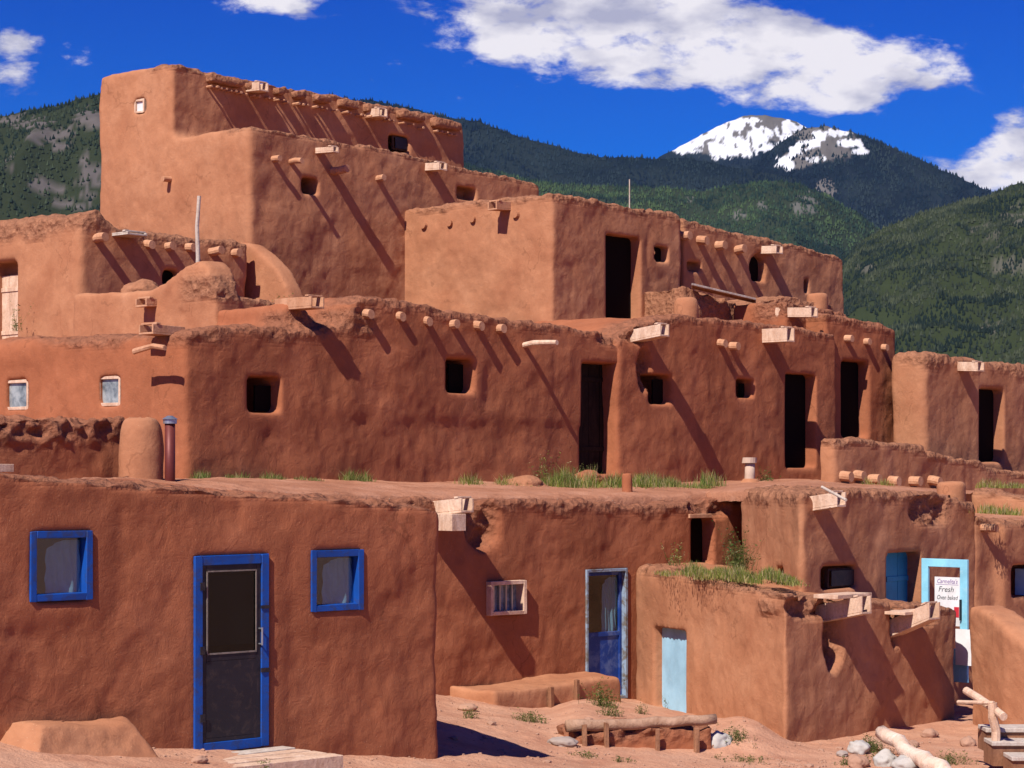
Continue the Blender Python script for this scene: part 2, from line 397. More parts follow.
def cutter(face, x0, x1, y0, y1, depth, flare, arch=0.0):
    ua, z0 = face.uz(x0, y1); ub, z1 = face.uz(x1, y0); um = (x0 + x1) / 2; _, z0 = face.uz(um, y1); _, z1 = face.uz(um, y0)
    u0, u1 = min(ua, ub), max(ua, ub)
    fl = flare
    p = [face.pt(u0 - fl, z0 - fl * .5, 0.35), face.pt(u1 + fl, z0 - fl * .5, 0.35), face.pt(u1, z0, -depth), face.pt(u0, z0, -depth),
         face.pt(u0 - fl, z1 + fl * .5, 0.35), face.pt(u1 + fl, z1 + fl * .5, 0.35), face.pt(u1, z1, -depth), face.pt(u0, z1, -depth)]
    mb = MB().box8(p); return mb.v, mb.f
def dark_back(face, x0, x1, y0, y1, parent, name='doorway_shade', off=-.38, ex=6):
    off = off * .6; mb = MB(); face.pbox(mb, x0 - ex, x1 + ex * 1.6, y0 - ex * .6, y1 + 3, off - .03, off); return mb.obj(name, VOID, parent)  # near-black panel paints the darkness inside an opening
def adobe(name, shells, cuts=(), mat=AD1, parent=None, vox=0.05, smooth=14, amp=1.0, band=None, bandw=0.22, gouges=(), origin=None, rub_noise=0.0, flat=False):
    """shells: list of (verts, faces) closed; cuts likewise. band: list of (Face, u->z top) rows given as top polyline world points"""
    base = tmp(*shells[0]); extra = []
    for i, (v, f) in enumerate(shells[1:]):
        o = tmp(v, f); extra.append(o); m = base.modifiers.new('u%d' % i, 'BOOLEAN'); m.operation = 'UNION'; m.object = o; m.solver = 'EXACT'
    if cuts:
        m = base.modifiers.new('r0', 'REMESH'); m.mode = 'VOXEL'; m.voxel_size = vox * 1.35
        if smooth: m = base.modifiers.new('s0', 'SMOOTH'); m.factor = 0.5; m.iterations = max(1, int(smooth * .6))
        smooth = 4 if vox < .04 else 1
    for i, (v, f) in enumerate(cuts):
        o = tmp(v, f); extra.append(o); m = base.modifiers.new('c%d' % i, 'BOOLEAN'); m.operation = 'DIFFERENCE'; m.object = o; m.solver = 'EXACT'
    m = base.modifiers.new('r', 'REMESH'); m.mode = 'VOXEL'; m.voxel_size = vox; m.use_smooth_shade = True
    if smooth: m = base.modifiers.new('s', 'SMOOTH'); m.factor = 0.5; m.iterations = smooth
    bpy.context.view_layer.update()
    dg = bpy.context.evaluated_depsgraph_get()
    me = bpy.data.meshes.new_from_object(base.evaluated_get(dg))
    for o in extra + [base]: 
        d = o.data; bpy.data.objects.remove(o); bpy.data.meshes.remove(d)
    n = len(me.vertices); co = np.empty(n * 3); me.vertices.foreach_get('co', co); co = co.reshape(-1, 3)
    no = np.empty(n * 3); me.vertices.foreach_get('normal', no); no = no.reshape(-1, 3)
    d = amp * (0.055 * fbm(co * 0.85, 3, 1) + 0.024 * fbm(co * np.array([2.6, 2.6, 2.2]), 3, 5) + 0.007 * fbm(co * 9, 2, 9))
    calm = np.zeros(n)
    for (v, f) in cuts:
        v = [np.array(q) for q in v]
        if len(v) != 8: continue
        c = (v[0] + v[1] + v[4] + v[5]) / 4; e1 = v[1] - v[0]; w1 = np.linalg.norm(e1); e1 = e1 / w1; h1 = abs(v[4][2] - v[0][2])
        rel = co - c; q1 = np.maximum(np.abs(rel @ e1) - w1 / 2, 0); q2 = np.maximum(np.abs(rel[:, 2]) - h1 / 2, 0); q3 = np.maximum(np.linalg.norm(rel - np.outer(rel @ e1, e1), axis=1) - h1 / 2 - .6, 0)
        calm = np.maximum(calm, sstep(.34, .06, np.sqrt(q1 ** 2 + q2 ** 2 + q3 ** 2)))
    d = d * (1 - .85 * calm)
    rub = np.zeros(n)
    rag = fbm(co * 2.2, 3, 21)
    if band:
        for pts in band:
            # nearest segment in plan gives the parapet height there
            best = np.full(n, 1e9); zt = np.zeros(n)
            for a, b in zip(pts[:-1], pts[1:]):
                ax, bx = np.array(a[:2]), np.array(b[:2]); ab = bx - ax; L = max(ab @ ab, 1e-9)
                t = np.clip(((co[:, :2] - ax) @ ab) / L, 0, 1); q = ax + t[:, None] * ab
                dd = np.linalg.norm(co[:, :2] - q, axis=1); zz = a[2] + t * (b[2] - a[2])
                w = dd < best; best[w] = dd[w]; zt[w] = zz[w]
            mk = sstep(bandw * 1.4, bandw * 0.3, zt - co[:, 2] + rag * bandw * 0.8) * sstep(0.9, 0.5, best) * sstep(-.30, -.16, zt - co[:, 2])
            rub = np.maximum(rub, mk)
    for (fc, x, y, rx, ry, dep) in gouges:
        u, z = fc.uz(x, y); c = fc.pt(u, z); s = c.y / F
        rel = co - np.array(c); uu = rel @ np.array([fc.d.x, fc.d.y, 0]); oo = rel @ np.array([fc.n.x, fc.n.y, 0]); fs = abs(fc.d.x) if abs(fc.d.x) > .3 else .5
        q = np.sqrt((uu * fs / (rx * s)) ** 2 + (rel[:, 2] / (ry * s)) ** 2) + rag * 0.35
        mk = sstep(1.15, 0.75, q) * sstep(0.7, 0.35, np.abs(oo))
        dd = mk * dep * (0.75 + 0.5 * fbm(co * 6, 2, 31))
        co[:, 0] -= fc.n.x * dd; co[:, 1] -= fc.n.y * dd; rub = np.maximum(rub, mk)
    rn = vnoise(co * np.array([7.5, 7.5, 11]), 3); rn2 = vnoise(co * 17, 8)
    d = d + rub * (0.035 * rn + 0.018 * rn2 - 0.02 + rub_noise * rn)
    co = co + no * d[:, None]
    root = parent
    while root is not None and root.parent is not None: root = root.parent
    off = np.array(root.location if root is not None else (origin if origin is not None else (0, 0, 0)))
    co -= off
    me.vertices.foreach_set('co', co.ravel())
    at = me.attributes.new('rub', 'FLOAT', 'POINT'); at.data.foreach_set('value', rub)
    me.materials.clear(); me.materials.append(mat); me.polygons.foreach_set('use_smooth', [True] * len(me.polygons)); me.name = name; me.update()
    o = link(name, me, parent)
    if parent is None: o.location = off
    return o
def tops(face, pts, off=0.0): return [face.P(x, y, off) for x, y in pts]
def lumpy(name, verts, faces, mat, parent=None, origin=None, vox=0.04, sm=8, amp=1.0, rubv=0.0, band=None):
    o = adobe(name, [(verts, faces)], mat=mat, parent=parent, vox=vox, smooth=sm, amp=amp, origin=origin, band=band)
    if rubv: 
        a = o.data.attributes['rub']; a.data.foreach_set('value', np.full(len(o.data.vertices), rubv))
    return o

# ------------------------------------------------------------------ house parts
def viga(face, px, py, parent, p=0.30, r=0.065, mat=VIGA, droop=0.0):
    e = face.P(px, py, p); n = Vector((face.n.x, face.n.y, 0))
    mb = MB(); mb.tube(e - n * (p + 0.25) + Vector((0, 0, droop)), e, r * 1.03, r, 12, 0.035, 3)
    return mb.obj('viga', mat, parent, smooth=False)
def canale(face, px, py, parent, p=0.55, w=0.26, h=0.15, tilt=0.05, mat=WOOD, yaw=0.0, th=0.028, label=None):
    """open wooden roof spout: floor board, two cheeks, a cross batten; (px,py) is the left cheek's outer top corner"""
    n = Vector((face.n.x, face.n.y, 0)); d = Vector((face.d.x, face.d.y, 0)); up = Vector((0, 0, 1)); e = face.P(px, py, 0) + n * p
    if d.x < 0: d = -d
    if yaw: n = (Matrix.Rotation(yaw, 3, 'Z') @ n); d = (Matrix.Rotation(yaw, 3, 'Z') @ d)
    L = p + 0.3
    def board(mb, a0, a1, b0, b1):
        q = []
        for b in (b0, b1):
            for (l, a) in ((0, a0), (0, a1), (-L, a1), (-L, a0)):
                q.append(e + n * l + d * a + up * (b + (-l) * tilt))
        mb.box8(q)
    mb = MB(); board(mb, 0, w, -h, -h + th); board(mb, 0, th, -h + th + .001, 0); board(mb, w - th, w, -h + th + .001, 0)
    q = []
    for b in (0.002, th): 
        for (l, a) in ((-.05, -.01), (-.05, w + .01), (-.12, w + .01), (-.12, -.01)): q.append(e + n * l + d * a + up * (b + (-l) * tilt))
    mb.box8(q)
    o = mb.obj('canale', mat, parent, bevel=0.004)
    if label: o['label'] = label
    return o
def frame_bars(face, x0, x1, y0, y1, w, o0, o1, jit=0.004, skew=0):
    mb = MB(); _, z0 = face.uz((x0 + x1) / 2, y1, o1); _, z1 = face.uz((x0 + x1) / 2, y0, o1); ua = face.u(x0, o1); ub = face.u(x1, o1); u0, u1 = min(ua, ub), max(ua, ub)
    face.box(mb, u0, u0 + w, z0, z1, o0, o1, jit); face.box(mb, u1 - w, u1, z0, z1, o0, o1, jit)
    face.box(mb, u0 + w, u1 - w, z1 - w, z1, o0, o1 - .003, jit); face.box(mb, u0 + w, u1 - w, z0, z0 + w, o0, o1 - .003, jit)
    return mb, (u0 + w, u1 - w, z0 + w, z1 - w)
def window(face, x0, x1, y0, y1, parent, fw=0.06, fmat=WOOD, proud=0.02, pane=None, curtain=False, mullions=0, back=0.10):
    mb, (u0, u1, z0, z1) = frame_bars(face, x0, x1, y0, y1, fw, -0.10, proud)
    w = mb.obj('window', fmat, parent, bevel=0.004)
    if mullions:
        mb = MB()
        for i in range(1, mullions + 1):
            u = u0 + (u1 - u0) * i / (mullions + 1); face.box(mb, u - .011, u + .011, z0, z1, -0.045, -0.02)
        mb.obj('bars', METAL, w)
    mb = MB(); face.box(mb, u0 - .01, u1 + .01, z0 - .01, z1 + .01, -0.066, -0.060); mb.obj('pane', pane or GLASS, w)
    if curtain:
        curtain_mesh(face, u0 + (u1 - u0) * 0.30, u1, z0, z1, w)
    return w
def curtain_mesh(face, u0, u1, z0, z1, parent, off=-0.10):
    nx, nz = 24, 14; mb = MB(); v = []
    for j in range(nz + 1):
        for i in range(nx + 1):
            t = i / nx; u = u0 + (u1 - u0) * (t + 0.02 * math.sin(j)); zz = z0 + (z1 - z0) * j / nz * (0.80 + 0.16 * min(1, t * 2.2))
            v.append(face.pt(u, zz, off + 0.012 * math.sin(t * 26 + j * .2) + .008 * math.sin(t * 11 - j * .3)))
    f = [(j * (nx + 1) + i, j * (nx + 1) + i + 1, (j + 1) * (nx + 1) + i + 1, (j + 1) * (nx + 1) + i) for j in range(nz) for i in range(nx)]
    mb.add(v, f); return mb.obj('curtain', CLOTH, parent, smooth=True)
def plank_door(face, x0, x1, y0, y1, parent, off, mat=OLDW, n=4, plain=False):
    ua = face.u(x0, off); ub = face.u(x1, off); u0, u1 = min(ua, ub), max(ua, ub); xm = (x0 + x1) / 2; _, z0 = face.uz(xm, y1, off); _, z1 = face.uz(xm, y0, off)
    mb = MB()
    for i in range(n):
        a = u0 + (u1 - u0) * i / n; b = u0 + (u1 - u0) * (i + 1) / n - 0.008
        face.box(mb, a, b, z0, z1, off - 0.04, off - random.uniform(0, .008))
    for q in (() if plain else (0.2, 0.78)): face.box(mb, u0, u1, z0 + (z1 - z0) * q, z0 + (z1 - z0) * q + .07, off - .003, off + .015)
    return mb.obj('door', mat, parent, bevel=0.003)

def house(label, face, px, zb, name='adobe_house', cat='adobe house'):
    p = face.P(px, 478); return thing(name, label, cat, (p.x, p.y, zb))

RA = 48  # run of the raking fronts

# =================================================================== THE BUILDINGS
def ldir(ang): return Vector((math.cos(R(ang)), math.sin(R(ang))))
BK = ldir(RA + 90)           # runs back and to the left from a raking front
# ---- front house with the blue trim
FA = Face(437, 21.6, 45); BA = ldir(135)
hA = house('long red adobe house in front with bright blue window frames and blue-framed screen door', FA, 437, 0.0)
tA = tops(FA, [(-110, 466), (0, 471), (60, 476), (120, 481), (200, 485), (300, 493), (400, 501), (442, 507)])
cutsA = [cutter(FA, 34, 91, 532, 600, 0.55, 0.0), cutter(FA, 314, 362, 551, 609, 0.55, 0.0), cutter(FA, 197, 269, 556, 749, 0.6, 0.0)]
adobe('wall', [prism(tA, -0.7, BA * 5.2)], cutsA, AD2, hA, vox=0.036, smooth=14, amp=1.0, band=[tA], bandw=0.06)
window(FA, 31, 93, 531, 601, hA, 0.062, BLUE, 0.014, GLASS, True)
window(FA, 312, 364, 550, 611, hA, 0.062, BLUE, 0.014, GLASS, True)
mb, (u0, u1, z0, z1) = frame_bars(FA, 195, 269, 555, 750, 0.085, -0.10, 0.018)
dfr = mb.obj('door_frame', BLUE, hA, bevel=0.005)
mb = MB(); um = u0 + (u1 - u0) * 1.0; zm = z0 + (z1 - z0) * 0.475
for a in ((u0, u0 + .05, z0, z1), (u1 - .05, u1, z0, z1), (u0 + .05, u1 - .05, z1 - .05, z1), (u0 + .05, u1 - .05, zm - .03, zm + .03), (u0 + .05, u1 - .05, z0, z0 + .04)):
    FA.box(mb, a[0], a[1], a[2], a[3], -0.04, 0.005)
scd = mb.obj('screen_door', BLACK, hA, bevel=0.004)
scd['label'] = 'dark screen door with mesh above and black panel below'
mb = MB(); FA.box(mb, u0 + .05, u1 - .05, zm + .03, z1 - .05, -0.006, -0.002); mb.obj('screen', SCREEN, scd)
mb = MB()
for a in ((u0 + .05, u0 + .063, zm + .03, z1 - .05), (u1 - .063, u1 - .05, zm + .03, z1 - .05), (u0 + .05, u1 - .05, zm + .03, zm + .045), (u0 + .05, u1 - .05, z1 - .063, z1 - .05)): FA.box(mb, *a, 0.006, 0.012)
mb.obj('screen_beading', wood_mat('dull_beading', (.16, .13, .11), (.26, .22, .19)), scd)
mb = MB(); FA.box(mb, u0 + .05, u1 - .05, z0 + .04, zm - .03, -0.01, 0.005); mb.obj('lower_panel', BLACK, scd)
mb = MB(); FA.box(mb, u0 + .02, u1 - .02, zm + .10, z1 - .10, -0.10, -0.08); mb.obj('inner_door', simple('shaded_door', (.13, .19, .22), .7), hA)
mb = MB(); mb.tube(FA.pt(u1 - .02, zm + .10, .0), FA.pt(u1 - .02, zm + .10, .05), .008); mb.tube(FA.pt(u1 - .02, zm + .24, .0), FA.pt(u1 - .02, zm + .24, .05), .008); mb.tube(FA.pt(u1 - .02, zm + .09, .05), FA.pt(u1 - .02, zm + .25, .05), .009)
mb.obj('handle', METAL, scd)
mb = MB(); FA.box(mb, u1 - .01, u1 + .085, zm - .16, zm - .12, .019, .032); mb.obj('latch', BLACK, dfr); mb = MB(); FA.box(mb, u1 - .01, u1 + .085, zm + .42, zm + .45, .019, .030); mb.obj('latch', BLACK, dfr)
for q in (.12, .5, .86):
    mb = MB(); FA.box(mb, u0 - .03, u0 + .02, z0 + (z1 - z0) * q, z0 + (z1 - z0) * q + .07, .019, .03); mb.obj('hinge', BLACK, dfr)

# ---- crumbling low wall, clay chimney and stovepipe behind the front house
FB = Face(140, 27.0, 46)
tB = tops(FB, [(-90, 402), (0, 416), (40, 415), (70, 420), (118, 419), (140, 424)])
hB = house('low crumbling adobe parapet wall at left, behind the front house roof', FB, 60, 2.3, 'parapet_wall', 'adobe wall')
adobe('wall_body', [prism(tB, 1.9, ldir(136) * 0.9)], (), AD2, hB, vox=0.036, smooth=8, band=[tB], bandw=0.30, rub_noise=0.05)
mb = MB(); FB.pbox(mb, -10, 14, 464, 472, 0.02, 1.2); mb.obj('roof_edge_board', WOOD, hB, bevel=.004)
def chimney(px0, px1, ptop, pbot, D, label, pot=False, mat=AD1, group='clay chimneys on the roofs', taper=0.88, name='clay_chimney'):
    c = PX((px0 + px1) / 2, pbot, D); top = PX(px0, ptop, D).z; r = (px1 - px0) / 2 / F * D
    z0 = c.z - 0.35; n = 20; v = []; f = []; prof = [(z0, 1.02), (z0 + .4, 1.0), (c.z + (top - c.z) * .5, 1.0), (c.z + (top - c.z) * .85, taper), (top, taper * .78)]
    for (z, q) in prof:
        for i in range(n): a = 2 * math.pi * i / n; v.append(Vector((c.x + r * q * math.cos(a), c.y + r * q * math.sin(a), z)))
    for j in range(len(prof) - 1):
        for i in range(n): f.append((j * n + i, j * n + (i + 1) % n, (j + 1) * n + (i + 1) % n, (j + 1) * n + i))
    f.append(tuple(range(n))[::-1]); f.append(tuple(range(n * (len(prof) - 1), n * len(prof))))
    hole = MB().tube((c.x, c.y, top + .1), (c.x, c.y, top - .35), r * .45); 
    o = adobe(name, [(v, f)], [(hole.v, hole.f)], mat, None, vox=max(.022, r * .12), smooth=4, amp=.45, origin=(c.x, c.y, z0))
    return tag(o, label, 'chimney', group)
chimney(118, 164, 417, 486, 26.4, 'fat rounded clay chimney beside the metal stovepipe')
c = PX(170, 486, 26.3); tp = thing('stovepipe', 'thin red-brown stovepipe with grey metal cap beside the fat clay chimney', 'stovepipe', (c.x, c.y, c.z - .3))
zt = PX(170, 422, 26.3).z
MB().tube((c.x, c.y, c.z - .3), (c.x, c.y, zt), .062, n=18).obj('pipe', RUST, tp, smooth=True)
m_ = MB(); m_.tube((c.x, c.y, zt - .02), (c.x, c.y, zt + .03), .082, n=18); m_.tube((c.x, c.y, zt + .032), (c.x, c.y, zt + .075), .10, .03, n=18); m_.obj('cap', METAL, tp)

# ---- second house (shop front with barred window)
FC = Face(437, 27.6, 45)
hC = house('red adobe house with flaking blue door and small barred window, right of front house', FC, 437, -0.1)
tC = tops(FC, [(40, 494), (425, 498), (470, 499), (520, 497), (600, 500), (650, 503), (700, 501), (752, 497)])
cutsC = [cutter(FC, 589, 628, 571, 699, 0.6, 0.0), cutter(FC, 493, 526, 583, 613, 0.5, 0.0), cutter(FC, 692, 713, 518, 566, 0.9, 0.02)]
adobe('wall', [prism(tC, -0.9, BA * 3.2)], cutsC, AD2, hC, vox=0.042, smooth=12, band=[tC], bandw=0.17,
      gouges=[(FC, 484, 520, 17, 26, .22), (FC, 712, 508, 22, 9, .16)])
wC = window(FC, 491, 527, 581, 615, hC, 0.05, WOOD, 0.09, DUSTY, False, 4)
mb, (u0, u1, z0, z1) = frame_bars(FC, 587, 628, 569, 700, 0.038, -0.12, 0.03)
dC = mb.obj('door_frame', WGREY, hC, bevel=.004)
zm = z0 + (z1 - z0) * .50
mb = MB()
for a in ((u0, u0 + .05, z0, z1), (u1 - .05, u1, z0, z1), (u0 + .05, u1 - .05, z1 - .05, z1), (u0 + .05, u1 - .05, zm - .03, zm + .03), (u0 + .05, u1 - .05, z0, z0 + .05)): FC.box(mb, *a, -0.09, -0.05)
dd = mb.obj('door', DBLUE, hC, bevel=.003)
mb = MB(); FC.box(mb, u0 + .05, u1 - .05, z0 + .05, zm - .03, -.085, -.065); mb.obj('lower_panel', DBLUE, dd)
mb = MB(); FC.box(mb, u0 + .05, u1 - .05, zm + .03, z1 - .05, -.075, -.07); mb.obj('pane', GLASS, dd)
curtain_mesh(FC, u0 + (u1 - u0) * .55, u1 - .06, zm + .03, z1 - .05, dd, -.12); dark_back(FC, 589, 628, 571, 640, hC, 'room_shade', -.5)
canale(FC, 438, 498, hC, p=.42, w=.22, h=.18, tilt=-.08)
mb = MB(); FC.pbox(mb, 452, 466, 514, 531, .02, .5); mb.obj('bracket_board', WOOD, hC, bevel=.004)
dark_back(FC, 692, 713, 518, 566, hC, 'opening_shade', -.35)
mb = MB(); FC.pbox(mb, 690, 712, 514, 518, -.2, .03); mb.obj('lintel', VIGA, hC, bevel=.004)

# ---- low shed with the light blue door
FD = Face(785, 26.1, 49); FDL = Face(785, 26.1, 111, 1)
hD = house('low adobe room with small light blue door and grass growing on its roof', FD, 785, -0.35)
pC = FD.P(785, 478); pR = FD.P(958, 478); uL = FDL.u(636); pL = FDL.pt(uL, 0)
pR2 = Vector((pR.x - .3, pR.y + .75, 0)); pM = Vector((3.8, 28.25, 0))
zC = FD.uz(785, 591)[1]; zR = FD.uz(955, 606)[1]; zL = FDL.uz(640, 565)[1]
shD = foot_prism([pC, pR, pR2, pM, Vector((3.4, 31.5, 0)), Vector((pL.x + .2, pL.y + 1.2, 0)), pL], [zC, zR, zR - .05, 1.28, 1.5, zL, zL], -1.0)
tD = [FDL.pt(uL, zL), FD.P(785, 591), FD.P(870, 599), FD.P(955, 606)]
adobe('wall', [shD], [cutter(FDL, 654, 685, 629, 712, 0.34, 0.03)], AD1, hD, vox=0.04, smooth=15, band=[tD], bandw=.10,
      gouges=[(FD, 835, 640, 13, 32, .32), (FD, 820, 606, 40, 12, .14), (FD, 925, 615, 16, 10, .10), (FD, 898, 622, 7, 26, .12)])
o = plank_door(FDL, 650, 688, 626, 712, hD, -0.12, LBLUE, 1, True); o['label'] = 'small plain light blue door'
canale(FD, 832, 595, hD, p=.42, w=.20, h=.22, tilt=-.20, yaw=-.1)
canale(FD, 893, 601, hD, p=.52, w=.24, h=.22, tilt=-.40, yaw=-.1)
mb = MB(); FD.pbox(mb, 838, 872, 594, 598, -.1, .25); mb.obj('roof_board', WOOD, hD, bevel=.003)
mb = MB(); FD.pbox(mb, 905, 935, 611, 614, -.1, .28); mb.obj('roof_board', WOOD, hD, bevel=.003)

# ---- house with the turquoise door
FE = Face(800, 28, 49); FEL = Face(800, 28, 99, 1)
hE = house('adobe house with turquoise doorway and open screen door, above the low room', FE, 800, -0.1)
tE = tops(FE, [(800, 490), (850, 488), (900, 490), (940, 493), (977, 499)])
eL = FEL.pt(FEL.u(741), 0)
q = [FE.P(800, 490), FE.P(850, 488), FE.P(900, 490), FE.P(940, 493), FE.P(978, 498)]
back = [q[-1] + Vector((BA.x * 4.2, BA.y * 4.2, 0)), Vector((eL.x + .5, eL.y + 1.0, 2.65)), Vector((eL.x, eL.y, 2.6))]
pts = q + back
shE = foot_prism([(p.x, p.y) for p in pts], [p.z for p in pts], -0.9)
adobe('wall', [shE], [cutter(FE, 823, 857, 567, 588, 0.8, .04), cutter(FE, 888, 921, 553, 683, 0.45, .03)], AD1, hE, vox=0.042, smooth=16,
      band=[[eL.to_3d() + Vector((0, 0, 2.6))] + q], bandw=.16, gouges=[(FE, 932, 510, 26, 16, .12)])
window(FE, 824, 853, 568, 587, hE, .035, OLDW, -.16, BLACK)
canale(FE, 813, 492, hE, p=.36, w=.22, h=.19, tilt=-.14)
mb = MB(); mb.tube(FE.P(822, 487, .3), FE.P(846, 500, .9), .018); mb.obj('roof_stick', GREYW, hE)
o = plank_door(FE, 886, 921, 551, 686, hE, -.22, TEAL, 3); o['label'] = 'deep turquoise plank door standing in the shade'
# screen door swung open square to the wall, its face to the sun
uh = FE.u(921); hp = FE.pt(uh, 0); FS = Face(0, 1, 0); FS.O = Vector((hp.x, hp.y)); nn = Vector((FE.n.x, FE.n.y)); FS.d = Vector((nn.x * math.cos(-.12) - nn.y * math.sin(-.12), nn.x * math.sin(-.12) + nn.y * math.cos(-.12)))
FS.n = Vector((FS.d.y, -FS.d.x)); 
if FS.n.dot(Vector((FE.d.x, FE.d.y))) > 0: FS.n = -FS.n
Ws = FS.u(968); zt = FS.uz(945, 559)[1]; zb_ = zt - 1.66
sd = thing('screen_door', 'light turquoise screen door standing wide open with a handwritten white sign', 'screen door', (hp.x, hp.y, zb_))
mb = MB()
for a in ((0.02, .13, zb_, zt), (Ws - .12, Ws, zb_, zt), (.13, Ws - .12, zt - .11, zt), (.13, Ws - .12, zb_, zb_ + .45), (.13, Ws - .12, zb_ + .80, zb_ + .87)): FS.box(mb, *a, -.02, .02)
mb.obj('frame', TURQ, sd, bevel=.004)
mb = MB(); FS.box(mb, Ws - .10, Ws - .085, zb_ + .84, zb_ + 1.12, .02, .06); mb.obj('handle', BLACK, sd)
sg = MB(); us0 = FS.u(936); us1 = FS.u(961); zs1 = FS.uz(948, 577)[1]; zs0 = zs1 - .66; FS.box(sg, us0, us1, zs0, zs1, .022, .03)
sgn = sg.obj('handwritten_sign', WHITE, None, origin=tuple(FS.pt(us0, zs0, .03))); tag(sgn, 'white handwritten fresh bread sign fixed to the open turquoise screen door', 'sign')
def text(body, size, mat, face, u, z, off, parent, shear=.25, sx=1.0):
    cu = bpy.data.curves.new('t', 'FONT'); cu.body = body; cu.size = size; cu.shear = shear; cu.extrude = .0008; cu.align_x = 'CENTER'; cu.resolution_u = 3
    o = bpy.data.objects.new('t', cu); COL.objects.link(o); bpy.context.view_layer.update()
    me = bpy.data.meshes.new_from_object(o.evaluated_get(bpy.context.evaluated_depsgraph_get())); bpy.data.objects.remove(o)
    root = parent
    while root.parent is not None: root = root.parent
    off3 = Vector(root.location)
    for v in me.vertices: v.co = face.pt(u + v.co.x * sx, z + v.co.y, off + v.co.z) - off3
    me.materials.clear(); me.materials.append(mat); me.name = 'lettering'; return link('lettering', me, parent)
uc = (us0 + us1) / 2; ww = us1 - us0
text("Carmelita's", .085, INK1, FS, uc, zs1 - .085, .0315, sgn, sx=ww * .92 / .43)
text("Fresh", .105, INK2, FS, uc - .02, zs1 - .20, .0315, sgn, sx=ww * .72 / .27)
text("Oven baked", .085, INK2, FS, uc, zs1 - .305, .0315, sgn, sx=ww * .92 / .46)
mb = MB(); FS.box(mb, us0 + .02, us1 - .02, zs1 - .105, zs1 - .10, .0305, .0315); mb.obj('underline', INK1, sgn)
mb = MB(); FS.box(mb, us1 - .09, us1 - .01, zs0 + .12, zs0 + .26, .0305, .034); mb.obj('red_label', REDP, sgn)
sg = MB(); a0 = FS.u(957.5); FS.box(sg, a0, a0 + .28, FS.uz(963, 665)[1], FS.uz(963, 629)[1], .035, .045); tag(sg.obj('notice_board', WHITE, None, origin=tuple(FS.pt(a0, 0, .04))), 'blank white card hanging low on the outer edge of the open turquoise screen door', 'notice')

# ---- right edge house
FG = Face(978, 31.4, 49)
hG = house('adobe house at the right edge with one small window and rounded pilaster', FG, 978, -.2)
tG = tops(FG, [(974, 513), (1000, 518), (1040, 522), (1120, 524)])
FG2 = Face(1004, FG.O.y + FG.d.y * FG.u(1004) - .25, 49)
tG2 = tops(FG2, [(1003, 522), (1120, 527)])
adobe('wall', [prism(tG, -1.2, BA * 4), prism(tops(FG2, [(1003, 519), (1120, 523)]), -1.2, BA * .6)], [cutter(FG2, 1014, 1040, 566, 596, .6, .06)], AD1, hG, vox=.05, smooth=22, band=[tG], bandw=.1)
window(FG2, 1015, 1038, 568, 594, hG, .04, LBLUE, -.3, DUSTY)
viga(FG, 997, 529, hG, p=.22, r=.06)
# curved low wall with the steps
lw = [PX(970, 606, 28.6), PX(984, 611, 28.2), PX(1004, 626, 27.6), PX(1030, 650, 27.2), PX(1066, 690, 26.9)]
o = adobe('curved_wall', [prism(lw, -1.0, Vector((.45, .05)))], (), AD1, None, vox=.04, smooth=14, origin=(lw[2].x, lw[2].y, -.3)); tag(o, 'sunlit low curved adobe wall sweeping down beside the wooden steps', 'adobe wall')
# terrace parapet above the right edge house
FH = Face(1075, 33.8, 45); FHL = Face(1075, 33.8, 135, 1)
hH = house('pale sunlit roof parapet above the right edge house with grass in front', FH, 1075, 1.9, 'roof_parapet', 'adobe wall')
la = FHL.P(972, 487); lb = FHL.P(1010, 493); lc = FHL.P(1075, 508)
adobe('wall_body', [prism([la, lb, lc], 1.6, Vector((.3, .3)))], (), AD1, hH, vox=.05, smooth=8, band=[[la, lb, lc]], bandw=.07)

# ================================================================== second storey row
FK = Face(185, 28.8, RA); FKL = Face(185, 28.8, RA + 90, 1)
hK = house('long second storey adobe house with a row of six log ends under its parapet', FK, 185, 2.4)
tK = tops(FK, [(185, 331), (200, 327), (250, 325), (300, 327), (340, 323), (360, 320), (624, 345)])
tK2 = tops(FK, [(349, 303), (365, 295), (400, 299), (450, 308), (500, 316), (550, 322), (600, 330), (626, 338)], 0.03)
FKb = Face(286, 30.4, RA); blk = prism(tops(FKb, [(285, 303), (300, 306), (320, 315)]), 4.2, BK * 1.5)
cutsK = [cutter(FK, 250, 279, 378, 411, .7, .07), cutter(FK, 446, 472, 360, 392, .7, .05), cutter(FK, 582, 617, 364, 473, .9, .05),
         cutter(FKL, 99, 119, 376, 406, .35, .0), cutter(FKL, 6, 27, 380, 410, .35, .0)]
lK = [FKL.P(-60, 334), FKL.P(0, 334), FKL.P(100, 333), FKL.P(185, 331)]
adobe('wall', [prism(tK, 2.0, BK * 6.6), prism(tK2, 3.6, BK * 1.7), blk], cutsK, AD2, hK, vox=.047, smooth=13, band=[tK2[1:], tK[:5], lK], bandw=.16,
      gouges=[(FK, 612, 338, 18, 9, .10)])
window(FKL, 98, 120, 376, 406, hK, .045, WOOD, -.02, DUSTY); window(FKL, 5, 28, 380, 410, hK, .045, WOOD, -.02, DUSTY)
for x, y in ((372, 314), (403.5, 316.4), (430, 321), (457, 324), (481.5, 325.4), (504.4, 327.6)): viga(FK, x, y, hK, p=.14, r=.068)
pa = FK.P(522, 344, 0); MB().tube(pa - Vector((FK.n.x, FK.n.y, 0)) * .2, pa + Vector((FK.n.x, FK.n.y, .02)) * .72, .045, .038, 10, .05, 4).obj('pole', WOOD, hK)
